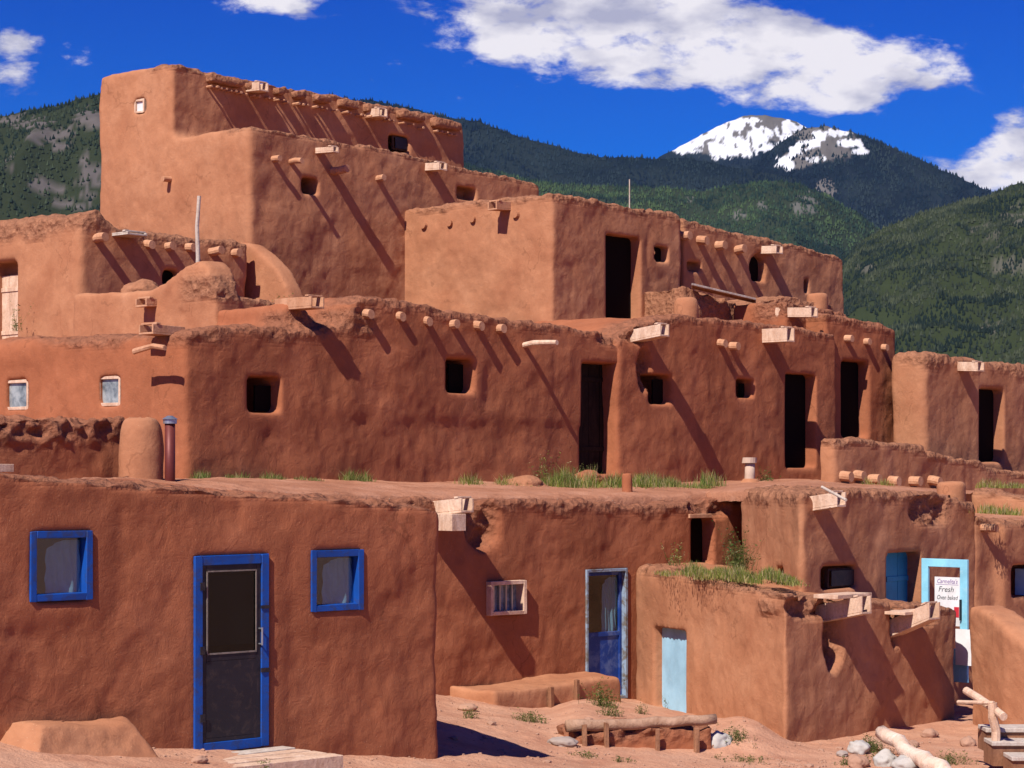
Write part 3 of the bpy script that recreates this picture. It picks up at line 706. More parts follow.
dark_back(FK, 448, 466, 364, 390, hK, 'opening_shade', -.34, -1); dark_back(FK, 254, 273, 385, 408, hK, 'opening_shade', -.34, -1)
plank_door(FK, 578, 632, 356, 475, hK, -.26, VOIDP, 5)  # plank colour paints the unlit doorway dark
canale(FKL, 153, 326, hK, p=.24, w=.3, h=.13, tilt=-.02, mat=VIGA); mb = MB(); pa = FKL.P(133, 350, .35); pb = FKL.P(166, 347, .35); mb.tube(pa, pb, .04, .035, 8, .06, 3); mb.obj('pole', VIGA, hK)
canale(FKb, 289, 298, hK, p=.45, w=.25, h=.16, tilt=0, mat=VIGA)

def along(face, px): return (face.O + face.d * face.u(px)).y
FL = Face(620, along(FK, 620) - .10, RA)
hL = house('adobe house with broken plaster near its left spout and one dark tall doorway', FL, 620, 2.4)
tL = tops(FL, [(618, 339), (640, 322), (680, 313), (720, 316), (770, 322), (800, 326), (838, 332)])
cutsL = [cutter(FL, 651, 671, 376, 403, .8, .07), cutter(FL, 738, 753, 380, 397, .8, .05), cutter(FL, 787, 815, 375, 467, 1.0, .05)]
adobe('wall', [prism(tL, 2.0, BK * 3.2)], cutsL, AD2, hL, vox=.048, smooth=13, band=[tL], bandw=.16,
      gouges=[(FL, 645, 372, 7, 22, .28), (FL, 634, 334, 15, 10, .14)])
canale(FL, 637, 325, hL, p=.48, w=.24, h=.2, tilt=-.12); canale(FL, 762, 329, hL, p=.52, w=.24, h=.24, tilt=.0)
for x, y in ((726, 343.5), (738, 345)): viga(FL, x, y, hL, p=.14, r=.07)
dark_back(FL, 787, 815, 375, 467, hL, 'door'); dark_back(FL, 652, 665, 379, 402, hL, 'opening_shade', -.33, -1); dark_back(FL, 739, 749, 383, 396, hL, 'opening_shade', -.33, -1)  # dark panels paint the shade in the doorway and both windows
FM = Face(830, along(FL, 830) + .15, RA)
hM = house('adobe house ending the middle row, with one tall doorway and three small log ends', FM, 830, 2.4)
tM = tops(FM, [(826, 311), (850, 315), (875, 321), (897, 328)])
adobe('wall', [prism(tM, 2.0, BK * 3.0)], [cutter(FM, 843, 868, 362, 437, 1.0, .05)], AD2, hM, vox=.048, smooth=13, band=[tM], bandw=.16); dark_back(FM, 843, 868, 362, 437, hM, 'door')  # black panel paints the shade inside the tall doorway
FM2 = Face(786, along(FL, 786) + .9, RA); tM2 = tops(FM2, [(786, 300), (830, 308), (850, 313)])
adobe('upper_parapet', [prism(tM2, 4.6, BK * 1.2)], (), AD2, hM, vox=.055, smooth=8, band=[tM2], bandw=.3)
for x, y in ((852, 338), (870, 342), (887, 347)): viga(FM, x, y, hM, p=.12, r=.065)
canale(FM2, 788, 309, hM, p=.5, w=.22, h=.17)

FN = Face(925, 40.6, RA); FNL = Face(925, 40.6, RA + 90, 1)
hN = house('adobe block at the far right of the row with its own doorway and spout', FN, 925, 2.4)
tN = tops(FN, [(925, 350), (950, 353), (975, 358), (1024, 364), (1100, 374)])
adobe('wall', [prism(tN, 1.8, BK * (FNL.u(889)))], [cutter(FN, 981, 1003, 390, 461, 1.0, .06)], AD1, hN, vox=.055, smooth=18, band=[tN], bandw=.26)
canale(FN, 958, 363, hN, p=.42, w=.25, h=.17); dark_back(FN, 981, 1003, 390, 461, hN, 'door')  # black panel in the doorway paints its unlit inside

# low wall with log ends between the row and the turquoise-door house
FO = Face(832, 36.6, RA)
hO = house('stepped low adobe wall with a line of log ends, below the row of doorways', FO, 832, 2.0, 'terrace_wall', 'adobe wall')
tO = tops(FO, [(834, 437), (860, 438), (900, 443), (925, 446), (927, 452), (960, 458), (985, 461), (988, 466), (1040, 474), (1100, 480)])
adobe('wall_body', [prism(tO, 1.4, BK * .3)], (), AD1, hO, vox=.05, smooth=9, band=[tO], bandw=.12)
for x, y in ((851, 477), (864, 476), (880, 480), (899, 481), (920.5, 481), (940, 481)): viga(FO, x, y, hO, p=.20, r=.085)

# ================================================================== upper terraces, left
FP = Face(82, 35, RA); FPL = Face(82, 35, RA + 90, 1)
hP = house('upper left adobe house with wooden plank door and log ends above a low dark opening', FP, 82, 4.6)
tP = tops(FP, [(80, 213), (97, 207), (108, 212), (118, 224), (130, 229), (180, 232), (235, 239), (249, 241)])
lP = [FPL.P(-70, 246), FPL.P(0, 229), FPL.P(60, 218), FPL.P(82, 213)]
adobe('wall', [prism(tP, 4.0, BK * 5.4)], [cutter(FPL, -8, 18, 262, 345, .35, .02), cutter(FP, 164, 180, 270, 287, .8, .02)], AD1, hP, vox=.055, smooth=14, band=[tP, lP], bandw=.22)
plank_door(FPL, -9, 19, 276, 350, hP, -.2, WOOD, 3)
for x, y, p in ((105.3, 237.5, .22), (151.8, 243.8, .14), (173.6, 246.5, .14), (193.6, 247, .14), (221, 250.6, .22), (240, 252.8, .16)): viga(FP, x, y, hP, p=p, r=.072)
canale(FP, 112, 233, hP, p=.4, w=.4, h=.05, tilt=0, mat=GREYW)
FQ = Face(215, 31.4, RA); FQL = Face(215, 31.4, RA + 90, 1)
hQ = house('humped adobe parapet with a thin pole behind, below the tall tower', FQ, 215, 4.4, 'roof_parapet', 'adobe wall')
lq = [FQL.P(x, y) for x, y in ((72, 293), (120, 292), (150, 289), (168, 280), (183, 267), (199, 261), (207, 268), (216, 290))]
tQ = tops(FQ, [(215, 290), (250, 297), (290, 304)])
adobe('wall_body', [prism(lq, 4.0, Vector((FQ.d.x, FQ.d.y)) * .45), prism(tQ, 4.0, BK * .5)], (), AD1, hQ, vox=.045, smooth=8, band=[tQ], bandw=.12)
canale(FQL, 146, 300, hQ, p=.2, w=.26, h=.12, mat=VIGA)
b = PX(139, 293, 33); lb_ = MB()
for i, (x, y, rr) in enumerate(((139, 296, .24), (132, 300, .16), (149, 298, .15))):
    pass
def rock(name, px, py, D, r, mat, label=None, cat=None, group=None, flat=.7, seed=0, parent=None):
    c = PX(px, py, D)
    if D < 27 and name in ('stone', 'clay_mound'): c = on_ground(px, py + r * .6 * F / D) + Vector((0, 0, r * flat * .45))
    bm = bmesh.new(); bmesh.ops.create_icosphere(bm, subdivisions=4, radius=1.0)
    co = np.array([v.co[:] for v in bm.verts]); k = 1 + .32 * fbm(co * 1.1 + seed * 7.7, 2, seed) + .12 * fbm(co * 3.3 + seed, 2, seed + 3)
    ang = seed * 1.3; 
    for v, q in zip(bm.verts, k):
        p = v.co * q; x, y = p.x * 1.15, p.y * .9; v.co = Vector((x * math.cos(ang) - y * math.sin(ang), x * math.sin(ang) + y * math.cos(ang), p.z * flat)) * r
    me = bpy.data.meshes.new(name); bm.to_mesh(me); bm.free(); me.materials.append(mat); me.polygons.foreach_set('use_smooth', [True] * len(me.polygons))
    a = me.attributes.new('rub', 'FLOAT', 'POINT'); a.data.foreach_set('value', np.full(len(me.vertices), .5))
    o = link(name, me, parent); o.location = c; 
    return tag(o, label, cat, group)
rock('clay_lump', 142, 296, 33.6, .30, AD1, 'rounded clay lump on the left roof, below the dark low opening', 'clay lump', None, .75, 3)
pole = MB(); p0 = PX(196.5, 268, 33.2); pole.tube((p0.x, p0.y, p0.z - .3), (p0.x + .03, p0.y, PX(199, 196, 33.2).z), .036, .028, 10, .03, 6)
tag(pole.obj('wooden_pole', GREYW, None, origin=(p0.x, p0.y, p0.z - .3)), 'thin grey wooden pole standing upright before the tall tower', 'pole')

# ================================================================== the tall tower
FT = Face(250, 38, RA); FTL = Face(250, 38, RA + 90, 1)
hT = house('tallest adobe tower of two stepped storeys, at the upper left', FT, 250, 5.0, 'adobe_tower', 'adobe tower')
tT = tops(FT, [(250, 124), (300, 132), (350, 141), (400, 151), (470, 167), (530, 179), (540, 183)])
back2 = FTL.u(172); cT2 = FTL.pt(back2, 0); FT2 = Face(172, cT2.y, RA)
dep2 = FTL.u(98) - back2
tT2 = tops(FT2, [(172, 61), (200, 67), (250, 79), (330, 93), (400, 106), (465, 121)])
adobe('wall', [prism(tT, 4.4, BK * (back2 + .6)), prism(tT2, 4.4, BK * dep2)],
      [cutter(FT, 303, 318, 178, 194, .7, .02), cutter(FT, 458, 476, 187, 200, .35, .02), cutter(FTL, 134, 145, 99, 113, .2, .01), cutter(FT2, 390, 409, 136, 152, .8, .03)],
      AD1, hT, vox=.045, smooth=13, band=[tT, tT2], bandw=.10)
# rubble parapet ledge overhanging the top storey, in broken lengths
seg = [(212, 244), (251, 270), (279, 288), (297, 308), (318, 333), (343, 360), (369, 392), (402, 427), (436, 463)]
def topy(x): return float(np.interp(x, [172, 200, 250, 330, 400, 465], [61, 67, 79, 93, 106, 121]))
led = [prism([FT2.P(a, topy(a) + 2, .17), FT2.P(b, topy(b) + 2, .17)], FT2.P((a + b) / 2, topy((a + b) / 2) + 13).z, Vector((-FT2.n.x, -FT2.n.y)) * .5) for a, b in seg]
o = adobe('parapet_ledge', led, (), AD1, hT, vox=.05, smooth=3, amp=.6, rub_noise=.03)
a = o.data.attributes['rub']; a.data.foreach_set('value', np.full(len(o.data.vertices), .85))
mb = MB()
for i in range(52):
    x = 214 + i * 4.8; p = FT2.P(x, topy(x) + 15 + random.uniform(-.6, .6), .19); n = Vector((FT2.n.x, FT2.n.y, 0))
    if random.random() < .8: MB().tube(p - n * random.uniform(.35, .42), p - n * random.uniform(0, .06), random.uniform(.016, .028), n=6).obj('ledge_stick', VIGA, hT)
canale(FT2, 246, 84, hT, p=.36, w=.24, h=.16); canale(FT2, 366, 110, hT, p=.36, w=.24, h=.16)
canale(FT, 316, 149, hT, p=.44, w=.15, h=.10); canale(FT, 426, 164, hT, p=.34, w=.22, h=.14)
for x, y, p, r in ((279.5, 158, .13, .055), (302, 160, .26, .05), (347, 169, .36, .07), (384.5, 177.5, .2, .06)): viga(FT, x, y, hT, p=p, r=r)
viga(FTL, 162, 178, hT, p=.18, r=.05); dark_back(FP, 164, 180, 270, 287, hP, 'opening_shade', -.3)
window(FTL, 134, 144, 99, 113, hT, .04, WOOD, -.02, WHITE)
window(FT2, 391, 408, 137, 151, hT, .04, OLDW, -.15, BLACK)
pf = Face(0, 1, 0); q0 = FT.P(247, 300); pf.O = Vector((q0.x, q0.y)); pf.d = Vector((FT.n.x, FT.n.y)); pf.n = Vector((-FT.d.x, -FT.d.y))
zz = lambda y, D=37.6: H + (HY - y) / F * D
bt = [pf.pt(-.2, zz(238)), pf.pt(.1, zz(243)), pf.pt(.45, zz(256)), pf.pt(.8, zz(272)), pf.pt(1.02, zz(290)), pf.pt(1.12, zz(306))]
adobe('buttress', [prism(bt, 4.6, Vector((FT.d.x, FT.d.y)) * .35)], (), AD1, hT, vox=.05, smooth=8, amp=.6)

# ---- square block right of the tower
FU = Face(552, 38.4, RA); FUL = Face(552, 38.4, RA + 90, 1)
hU = house('square adobe block with sunlit side wall and open dark doorway, right of the tower', FU, 552, 5.0)
tU = tops(FU, [(552, 191), (600, 199), (640, 206), (676, 211), (683, 214)])
lU = [FUL.P(404, 206), FUL.P(470, 200), FUL.P(552, 191)]
adobe('wall', [prism(tU, 4.6, BK * FUL.u(400))], [cutter(FU, 607, 640, 236, 320, .9, .02), cutter(FU, 656, 668, 247, 261, .8, .03)], AD1, hU, vox=.04, smooth=12, band=[tU, lU], bandw=.13)
for x, y in ((423, 225.6), (448, 223.6), (472, 219), (515, 215)): viga(FUL, x, y, hU, p=.07, r=.065, mat=AD1)
canale(FUL, 502, 204, hU, p=.38, w=.22, h=.15, mat=VIGA)
dark_back(FU, 607, 640, 236, 320, hU, 'door'); dark_back(FU, 656, 668, 247, 261, hU, 'opening_shade', -.3)  # black panels paint shade in the open doorway and small window
mb = MB(); p0 = PX(629.5, 205, 41); mb.tube((p0.x, p0.y, p0.z - .4), (p0.x, p0.y, p0.z + .48), .014, .010); tag(mb.obj('thin_stick', GREYW, None, origin=(p0.x, p0.y, p0.z - .4)), 'thin stick rising above the roof of the square block', 'stick')
FV = Face(683, along(FU, 683) + .25, RA)
hV = house('adobe block at the upper right with four log ends and a jagged dark hole', FV, 683, 5.0)
tV = tops(FV, [(683, 218), (720, 227), (760, 236), (800, 245), (845, 256)])
adobe('wall', [prism(tV, 4.6, BK * 3.2)], [cutter(FV, 688, 701, 262, 271, .25, .03), cutter(FV, 752, 765, 258, 281, .8, .02), cutter(FV, 805, 809, 279, 293, .6, .02)], AD1, hV, vox=.042, smooth=9, band=[tV], bandw=.13,
      gouges=[(FV, 758, 268, 9, 13, .2)])
dark_back(FV, 752, 765, 258, 281, hV, 'opening_shade', -.3); dark_back(FV, 805, 809, 279, 293, hV, 'opening_shade', -.3)
for x, y in ((690, 235), (707, 240), (725, 244.5), (745, 249)): viga(FV, x, y, hV, p=.20, r=.085)
canale(FV, 761, 247, hV, p=.36, w=.24, h=.15)
# rubble heap, hatch boards and chimneys between the blocks
rb = [PX(684, 285, 39.4), PX(700, 291, 39.8), PX(720, 299, 40.3), PX(742, 303, 40.8), PX(770, 297, 41.2), PX(792, 294, 41.5), PX(806, 298, 41.8), PX(835, 306, 42.4)]
o = lumpy('rubble_heap', *prism(rb, 4.6, Vector((-.9, 1.2))), AD1, None, (rb[3].x, rb[3].y, 4.8), .06, 3, 1.6, .9, band=[rb]); tag(o, 'heap of crumbled adobe rubble between two clay chimneys on the roof', 'rubble')
ht = thing('roof_hatch', 'weathered boards leaning over a dark hatch behind the rubble heap', 'roof hatch', tuple(PX(722, 297, 38.9)))
for i in range(3):
    a = PX(692, 285 + i * 1.5, 39.3 + i * .14); b2 = PX(756, 300 + i * 1.5, 40.4 + i * .14); mb = MB(); dz = Vector((0, 0, .035)); dy = Vector((0, .12, 0)); mb.box8([a, b2, b2 + dy, a + dy, a + dz, b2 + dz, b2 + dy + dz, a + dy + dz]); mb.obj('board', BROWNW if i else GREYW, ht, bevel=.004)
chimney(673, 699, 297, 316, 38.8, 'squat rounded clay chimney left of the rubble heap')
chimney(806, 828, 293, 310, 42.2, 'short flat-topped clay chimney right of the rubble heap', taper=1.0)
cp = PX(749.5, 486, 36.0); ct = thing('chimney_pot', 'slim pale chimney pot with flat cap standing on the middle terrace', 'chimney', tuple(cp)); PALE = simple('pale_fired_clay', (.55, .40, .31), .9)
ztp = PX(749, 463, 36).z; MB().tube((cp.x, cp.y, cp.z - .2), (cp.x, cp.y, ztp), .09, .08, 16, .02, 3).obj('pipe', PALE, ct, smooth=True); MB().tube((cp.x, cp.y, ztp), (cp.x, cp.y, ztp + .09), .12, .115, 16, .02, 1).obj('cap', PALE, ct)
mb = MB(); mb.tube((cp.x, cp.y, cp.z - .25), (cp.x, cp.y, cp.z + .12), .34, .12, 16, .05, 3); mb.obj('clay_base', AD1, ct, smooth=True)
chimney(621, 633, 472, 491, 31.3, 'short dark brown pipe stub in the terrace grass', mat=AD2, taper=1.0, name='chimney_pot')
chimney(936, 966, 481, 497, 32.0, 'low square-shouldered clay chimney near the end of the log row', taper=1.0)

# =================================================================== ground and roofs
def ground_mat(name, ca, cb, cc, peb=1.0):
    m, nt, b = newmat(name); b.inputs['Roughness'].default_value = 0.95; b.inputs['Specular IOR Level'].default_value = 0.1
    a = noise(nt, 1.3, 6, .65, .3); g = noise(nt, 30, 6, .75); h = noise(nt, 6, 5, .65)
    col = ramp(nt, a, [(.32, ca), (.5, cb), (.68, cc)])
    col = mixc(nt, mth(nt, 'MULTIPLY', ramp_v(nt, g, .5, .72), .4), col, tuple(x * .62 for x in ca))
    vo = voro(nt, 14); st = mth(nt, 'MULTIPLY', mth(nt, 'LESS_THAN', vo, .16), mth(nt, 'GREATER_THAN', h, .52))
    col = mixc(nt, mth(nt, 'MULTIPLY', st, .7), col, (.50, .36, .27)); nt.links.new(col, b.inputs['Base Color'])
    p = bump(nt, b, h, .05, .8); p = bump(nt, b, g, .012, .9, p); bump(nt, b, mth(nt, 'MULTIPLY', mth(nt, 'SUBTRACT', .16, vo, True), st), .08 * peb, 1.0, p); return m
ROOF = ground_mat('earth_roof', (.30, .125, .07), (.40, .18, .105), (.47, .235, .15))
DIRT = ground_mat('dirt', (.42, .20, .125), (.50, .26, .165), (.55, .31, .205))
def axis(lo, hi, st, far):
    a = list(np.arange(lo, hi + st / 2, st)); d = st; x = hi
    while x < far: d *= 1.35; x += d; a.append(x)
    d = st; x = lo
    while x > -far: d *= 1.35; x -= d; a.insert(0, x)
    return np.array(a)
ax, ay = axis(-7, 9, .07, 14000), axis(15, 34, .09, 14000)
GX, GY = np.meshgrid(ax, ay); GZ = gz(GX, GY); nx, ny = len(ax), len(ay)
def grid_faces(nx, ny):
    i = np.arange((nx - 1)); j = np.arange(ny - 1); I, J = np.meshgrid(i, j); a = (J * nx + I).ravel()
    return np.stack([a, a + 1, a + nx + 1, a + nx], -1)
def np_mesh(name, V, Fq, mat, smooth=True):
    me = bpy.data.meshes.new(name); V = np.asarray(V, np.float32); Fq = np.asarray(Fq, np.int32); k = Fq.shape[1]
    me.vertices.add(len(V)); me.vertices.foreach_set('co', V.ravel()); me.loops.add(Fq.size); me.loops.foreach_set('vertex_index', Fq.ravel())
    me.polygons.add(len(Fq)); me.polygons.foreach_set('loop_start', np.arange(0, Fq.size, k, dtype=np.int32)); me.polygons.foreach_set('loop_total', np.full(len(Fq), k, np.int32))
    me.update(calc_edges=True); me.validate()
    if mat: me.materials.append(mat)
    me.polygons.foreach_set('use_smooth', [smooth] * len(me.polygons)); return me
go = link('ground', np_mesh('ground', np.stack([GX.ravel(), GY.ravel(), GZ.ravel()], -1), grid_faces(nx, ny), DIRT)); tag(go, kind='structure')

# earth roofs between the storeys
def sheet(name, fr, bk, nn, amp=.03, ease=.5):
    fr = np.array([tuple(p) for p in fr]); bk = np.array([tuple(p) for p in bk]); t = np.linspace(0, len(fr) - 1, nn); i = np.clip(t.astype(int), 0, len(fr) - 2); f = (t - i)[:, None]
    A = fr[i] * (1 - f) + fr[i + 1] * f; B = bk[i] * (1 - f) + bk[i + 1] * f; m = 50; q = np.linspace(0, 1, m)[:, None, None]
    V = A[None] * (1 - q) + B[None] * q; e = q ** ease; V[..., 2] = A[None, :, 2] * (1 - e[..., 0]) + B[None, :, 2] * e[..., 0]
    P = V.reshape(-1, 3).copy(); P[:, 2] += amp * fbm(P * 1.4, 3, 5) + amp * .4 * fbm(P * 6, 2, 6)
    bot = P[:nn].copy(); bot[:, 2] -= .12; V = np.vstack([bot, P]); V -= 0
    return tag(link(name, np_mesh(name, V, grid_faces(nn, m + 1), ROOF)), kind='structure')
def fp(face, px, off, z): u = face.u(px); return face.pt(u, z, off)
ff = [fp(FA, -110, -.35, 2.82), fp(FA, 0, -.35, 2.76), fp(FA, 120, -.35, 2.70), fp(FA, 250, -.35, 2.60), fp(FA, 425, -.35, 2.47)]
bb = [fp(FA, -110, -.35, 2.84) + Vector((BA.x, BA.y, 0)) * 4.7, fp(FA, 0, -.35, 2.78) + Vector((BA.x, BA.y, 0)) * 4.7, fp(FA, 120, -.35, 2.74) + Vector((BA.x, BA.y, 0)) * 4.7, fp(FA, 250, -.35, 2.68) + Vector((BA.x, BA.y, 0)) * 4.7, fp(FA, 425, -.35, 2.56) + Vector((BA.x, BA.y, 0)) * 4.7]
sheet('roof_terrace', ff, bb, 180)
ff = [fp(FC, 45, -.4, 2.66), fp(FC, 250, -.4, 2.60), fp(FC, 445, -.5, 2.50), fp(FC, 600, -.4, 2.46), fp(FC, 745, -.4, 2.50)]
bb = [fp(FK, 60, 1.5, 2.78), fp(FK, 185, .4, 2.75), fp(FK, 440, -.6, 2.72), fp(FK, 600, -.6, 2.71), fp(FK, 760, -.9, 2.71)]
sheet('roof_terrace', ff, bb, 260)
ff = [fp(FC, 738, -.8, 2.5), Vector((FE.O.x + .15, FE.O.y + .9, 2.60)), fp(FE, 860, -.35, 2.62), fp(FE, 970, -.35, 2.5)]
bb = [fp(FK, 760, -.9, 2.71), fp(FK, 840, -.9, 2.74), fp(FO, 900, -.2, 2.62), fp(FO, 1000, -.2, 2.5)]
sheet('roof_terrace', ff, bb, 150)
ff = [fp(FG, 980, -.3, 2.13), fp(FG, 1100, -.3, 2.10)]; bb = [FHL.P(965, 512, .0), FHL.P(1085, 520, .0)]
sheet('roof_terrace', ff, bb, 80, .02, 1)

# =================================================================== plants
def blades(name, pts, hs, width, cols, lean=.35, seed=1, origin=None, parent=None, segs=2):
    r = np.random.default_rng(seed); n = len(pts); pts = np.asarray(pts, float); hs = np.asarray(hs, float)
    an = r.uniform(0, 2 * np.pi, n); le = r.uniform(.1, 1, n) * lean; dirv = np.stack([np.cos(an), np.sin(an), np.zeros(n)], -1)
    wa = r.uniform(0, 2 * np.pi, n); wv = np.stack([np.cos(wa), np.sin(wa), np.zeros(n)], -1) * (width * r.uniform(.6, 1.3, n))[:, None]
    up = np.array([0, 0, 1.0]); mid = pts + up * hs[:, None] * .55 + dirv * (hs * le * .35)[:, None]; tip = pts + up * (hs * (1 - le * .25))[:, None] + dirv * (hs * le)[:, None]
    V = np.stack([pts - wv, pts + wv, mid + wv * .8, mid - wv * .8, tip], 1).reshape(-1, 3)
    b = np.arange(n)[:, None] * 5; T = np.concatenate([b + [0, 1, 2], b + [0, 2, 3], b + [3, 2, 4]], 0)
    o3 = np.array(origin if origin is not None else pts.mean(0)); me = np_mesh(name, V - o3, T, LEAF, False)
    c = np.asarray(cols); ci = r.integers(0, len(c), n); cc = c[ci] * 1.3 * r.uniform(.75, 1.25, n)[:, None]; cc = np.repeat(cc, 5, 0); cc = np.hstack([cc, np.ones((len(cc), 1))])
    a = me.color_attributes.new('tint', 'FLOAT_COLOR', 'POINT'); a.data.foreach_set('color', cc.ravel().astype(np.float32))
    o = link(name, me, parent); o.location = o3; return o
GR = [(.07, .12, .02), (.10, .15, .03), (.15, .20, .045), (.22, .23, .07), (.34, .28, .14)]; YG = [(.15, .19, .03), (.24, .25, .05), (.32, .28, .10), (.40, .32, .17)]; DK = [(.035, .085, .02), (.06, .13, .03)]
def leafy(name, pts, hs, size, cols, seed=1, origin=None, parent=None):
    r = np.random.default_rng(seed); m = max(6, len(pts) // 9); st = np.asarray(pts)[:m]; sh = np.asarray(hs)[:m] * r.uniform(.7, 1.15, m); n = len(pts)
    k = r.integers(0, m, n); t = r.uniform(.05, 1, n) ** .8; an = r.uniform(0, 6.28, m); le = r.uniform(.1, .7, m)
    dr = np.stack([np.cos(an) * le, np.sin(an) * le, np.ones(m)], -1)
    P = st[k] + dr[k] * (sh[k] * t)[:, None] + r.normal(0, .018, (n, 3)) * (1.3 - t)[:, None]
    a = r.normal(0, 1, (n, 3)); a /= np.linalg.norm(a, axis=1)[:, None]; a[:, 2] = np.abs(a[:, 2]) * .6; b = np.cross(a, r.normal(0, 1, (n, 3))); b /= np.linalg.norm(b, axis=1)[:, None]
    L = (size * r.uniform(.5, 1.4, n))[:, None]; V = np.stack([P, P + a * L + b * L * .35, P + a * L * 2, P + a * L - b * L * .35], 1).reshape(-1, 3); q = np.arange(n)[:, None] * 4 + np.arange(4)[None]
    # stems
    sv = np.stack([st - [.003, 0, 0], st + [.003, 0, 0], st + dr * sh[:, None]], 1).reshape(-1, 3); sq = n * 4 + np.arange(m)[:, None] * 3 + np.array([0, 1, 2]); 
    T = np.concatenate([q[:, [0, 1, 2]], q[:, [0, 2, 3]], sq], 0); V = np.vstack([V, sv]); o3 = np.array(origin if origin is not None else st.mean(0))
    me = np_mesh(name, V - o3, T, LEAF, False); c = np.asarray(cols)[r.integers(0, len(cols), n)] * r.uniform(.6, 1.3, n)[:, None]
    c = np.vstack([np.repeat(c, 4, 0), np.tile([.12, .14, .04], (m * 3, 1))]); c = np.hstack([c, np.ones((len(c), 1))]); at = me.color_attributes.new('tint', 'FLOAT_COLOR', 'POINT'); at.data.foreach_set('color', c.ravel().astype(np.float32))
    o = link(name, me, parent); o.location = o3; return o
def spot(px, py, D, rx, rd, n, h, seed):
    r = np.random.default_rng(seed); c = PX(px, py, D); w = rx / F * D; q = r.normal(0, .45, (n, 2)); x = c.x + q[:, 0] * w; y = c.y + q[:, 1] * rd
    ht = h * np.exp(-(q ** 2).sum(1) * .5) * r.uniform(.35, 1.1, n); return np.stack([x, y, np.full(n, c.z - .02)], -1), ht
def strip(name, lst, label, cols=GR, width=.0045, seed=1, lean=.5):
    P, Hh = [], []
    rr = random.Random(seed)
    for i, a in enumerate(lst):
        q = rr.random(); a = list(a); 
        if q < .18: continue
        a[5] = int(a[5] * (.35 + q)); a[6] *= .45 + 1.1 * rr.random(); a[0] += rr.uniform(-4, 4); p, h = spot(*a, seed * 31 + i); P.append(p); Hh.append(h)
    return tag(blades(name, np.vstack(P), np.concatenate(Hh), width, cols, lean, seed), label, 'grass', None, 'stuff')
strip('grass', [(x, 484 + random.uniform(-1, 2), along(FK, x) - .38, 12, .25, 320, .10 + .10 * random.random()) for x in range(205, 365, 12)], 'green grass along the foot of the long middle wall', seed=2)
strip('grass', [(x, 488 + random.uniform(-3, 4), 31.6 + (x - 470) * .008, 16, .5, 380, .10 + .15 * random.random() * (1.5 if 540 < x < 600 else 1)) for x in list(range(470, 620, 8)) + list(range(636, 712, 7))], 'green weeds and grass on the middle terrace before the dark doorway', GR + YG, seed=3)
strip('grass', [(x, 572 + (x - 660) * .07 + random.uniform(-4, 2), 28.8 - (x - 660) * .012, 14, .7, 460, .08 + .10 * random.random()) for x in range(668, 792, 8)], 'yellow green grass covering the roof of the low room', GR + YG + YG, seed=4)
strip('grass', [(x, 512 + (x - 985) * .06, 31.2, 9, .3, 130, .14) for x in range(982, 1034, 7)], 'short grass on the roof at the right edge', YG, seed=5)
strip('grass', [(x, 487, 37.0, 9, .3, 120, .16) for x in list(range(985, 1034, 7)) + [868, 876, 885]], 'thin grass on the higher terrace at the far right', YG, seed=6)
def weed(px, py, D, rx, n, h, label, cols=GR, seed=1, w=.010, lean=.7, name='weed', cat='weed', rd=None):
    D = float(on_ground(px, py).y) if name == 'weed' else D; p, hh = spot(px, py, D, rx, rd if rd else rx / F * D * .7, int(n * 1.3), h, seed); c = PX(px, py, D)
    if D < 30: p[:, 2] = np.maximum(gz(p[:, 0], p[:, 1]), -.6) if name == 'weed' else p[:, 2]
    return tag(leafy(name, p, np.maximum(hh, h * .35), min(.02, .010 + h * .02), cols, seed, origin=(c.x, c.y, float(p[:, 2].mean()))), label, cat)
weed(470, 718, 25.6, 9, 160, .16, 'small green weed left of the clay bench, near the wall corner', seed=21)
weed(530, 722, 25.4, 17, 420, .17, 'broad low green weed on bare dirt in front of the clay bench', seed=22)
weed(603, 706, 26.6, 14, 420, .42, 'tall bushy weed growing below the flaking blue door', seed=23)
weed(612, 716, 26.0, 12, 260, .2, 'weed spreading just behind the low log edging', seed=24)
weed(641, 714, 26.2, 7, 120, .16, 'small weed behind the middle of the log edging', seed=25)
weed(671, 708, 27.4, 7, 60, .28, 'spindly weed standing against the small light blue door', seed=26)
weed(585, 757, 23.1, 16, 200, .07, 'flat green weed on the dirt before the log edging', seed=27)
weed(735, 748, 23.6, 18, 420, .14, 'green weed patch beside the white stone', seed=28)
weed(745, 762, 22.8, 30, 300, .08, 'thin low weeds at the bottom edge below the white stone', seed=29)
weed(870, 752, 23.6, 15, 500, .22, 'leafy weed between the heaped rocks at lower right', seed=30)
weed(884, 762, 23.0, 18, 520, .2, 'bright bushy weed in front of the heaped rocks', seed=31)
weed(950, 764, 23.2, 22, 420, .15, 'weeds at the bottom edge right of the thick pale log', seed=32)
weed(263, 770, 19.0, 6, 60, .12, 'tiny weed by the boards before the screen door', seed=33)
weed(740, 568, 28.6, 14, 600, .58, 'upright bushy weed on the low roof beside the narrow dark opening', DK + GR, 34, .010, .35, 'roof_weed', 'weed', .25)
weed(675, 564, 29.5, 9, 160, .42, 'wispy weed at the left end of the low room roof', YG, 35, .007, .35, 'roof_weed', 'weed', .2)
weed(543, 484, 32.4, 9, 200, .55, 'wispy yellow green weed against the middle wall', YG, 36, .006, .3, 'roof_weed', 'weed', .2)
weed(767, 484, 36.2, 10, 260, .38, 'dark green weeds just right of the slim chimney pot', DK + GR, 37, .008, .4, 'roof_weed', 'weed', .2)
weed(583, 482, 33.8, 7, 220, .38, 'green weed at the left side of the middle doorway', GR, 38, .008, .5, 'roof_weed', 'weed', .2)
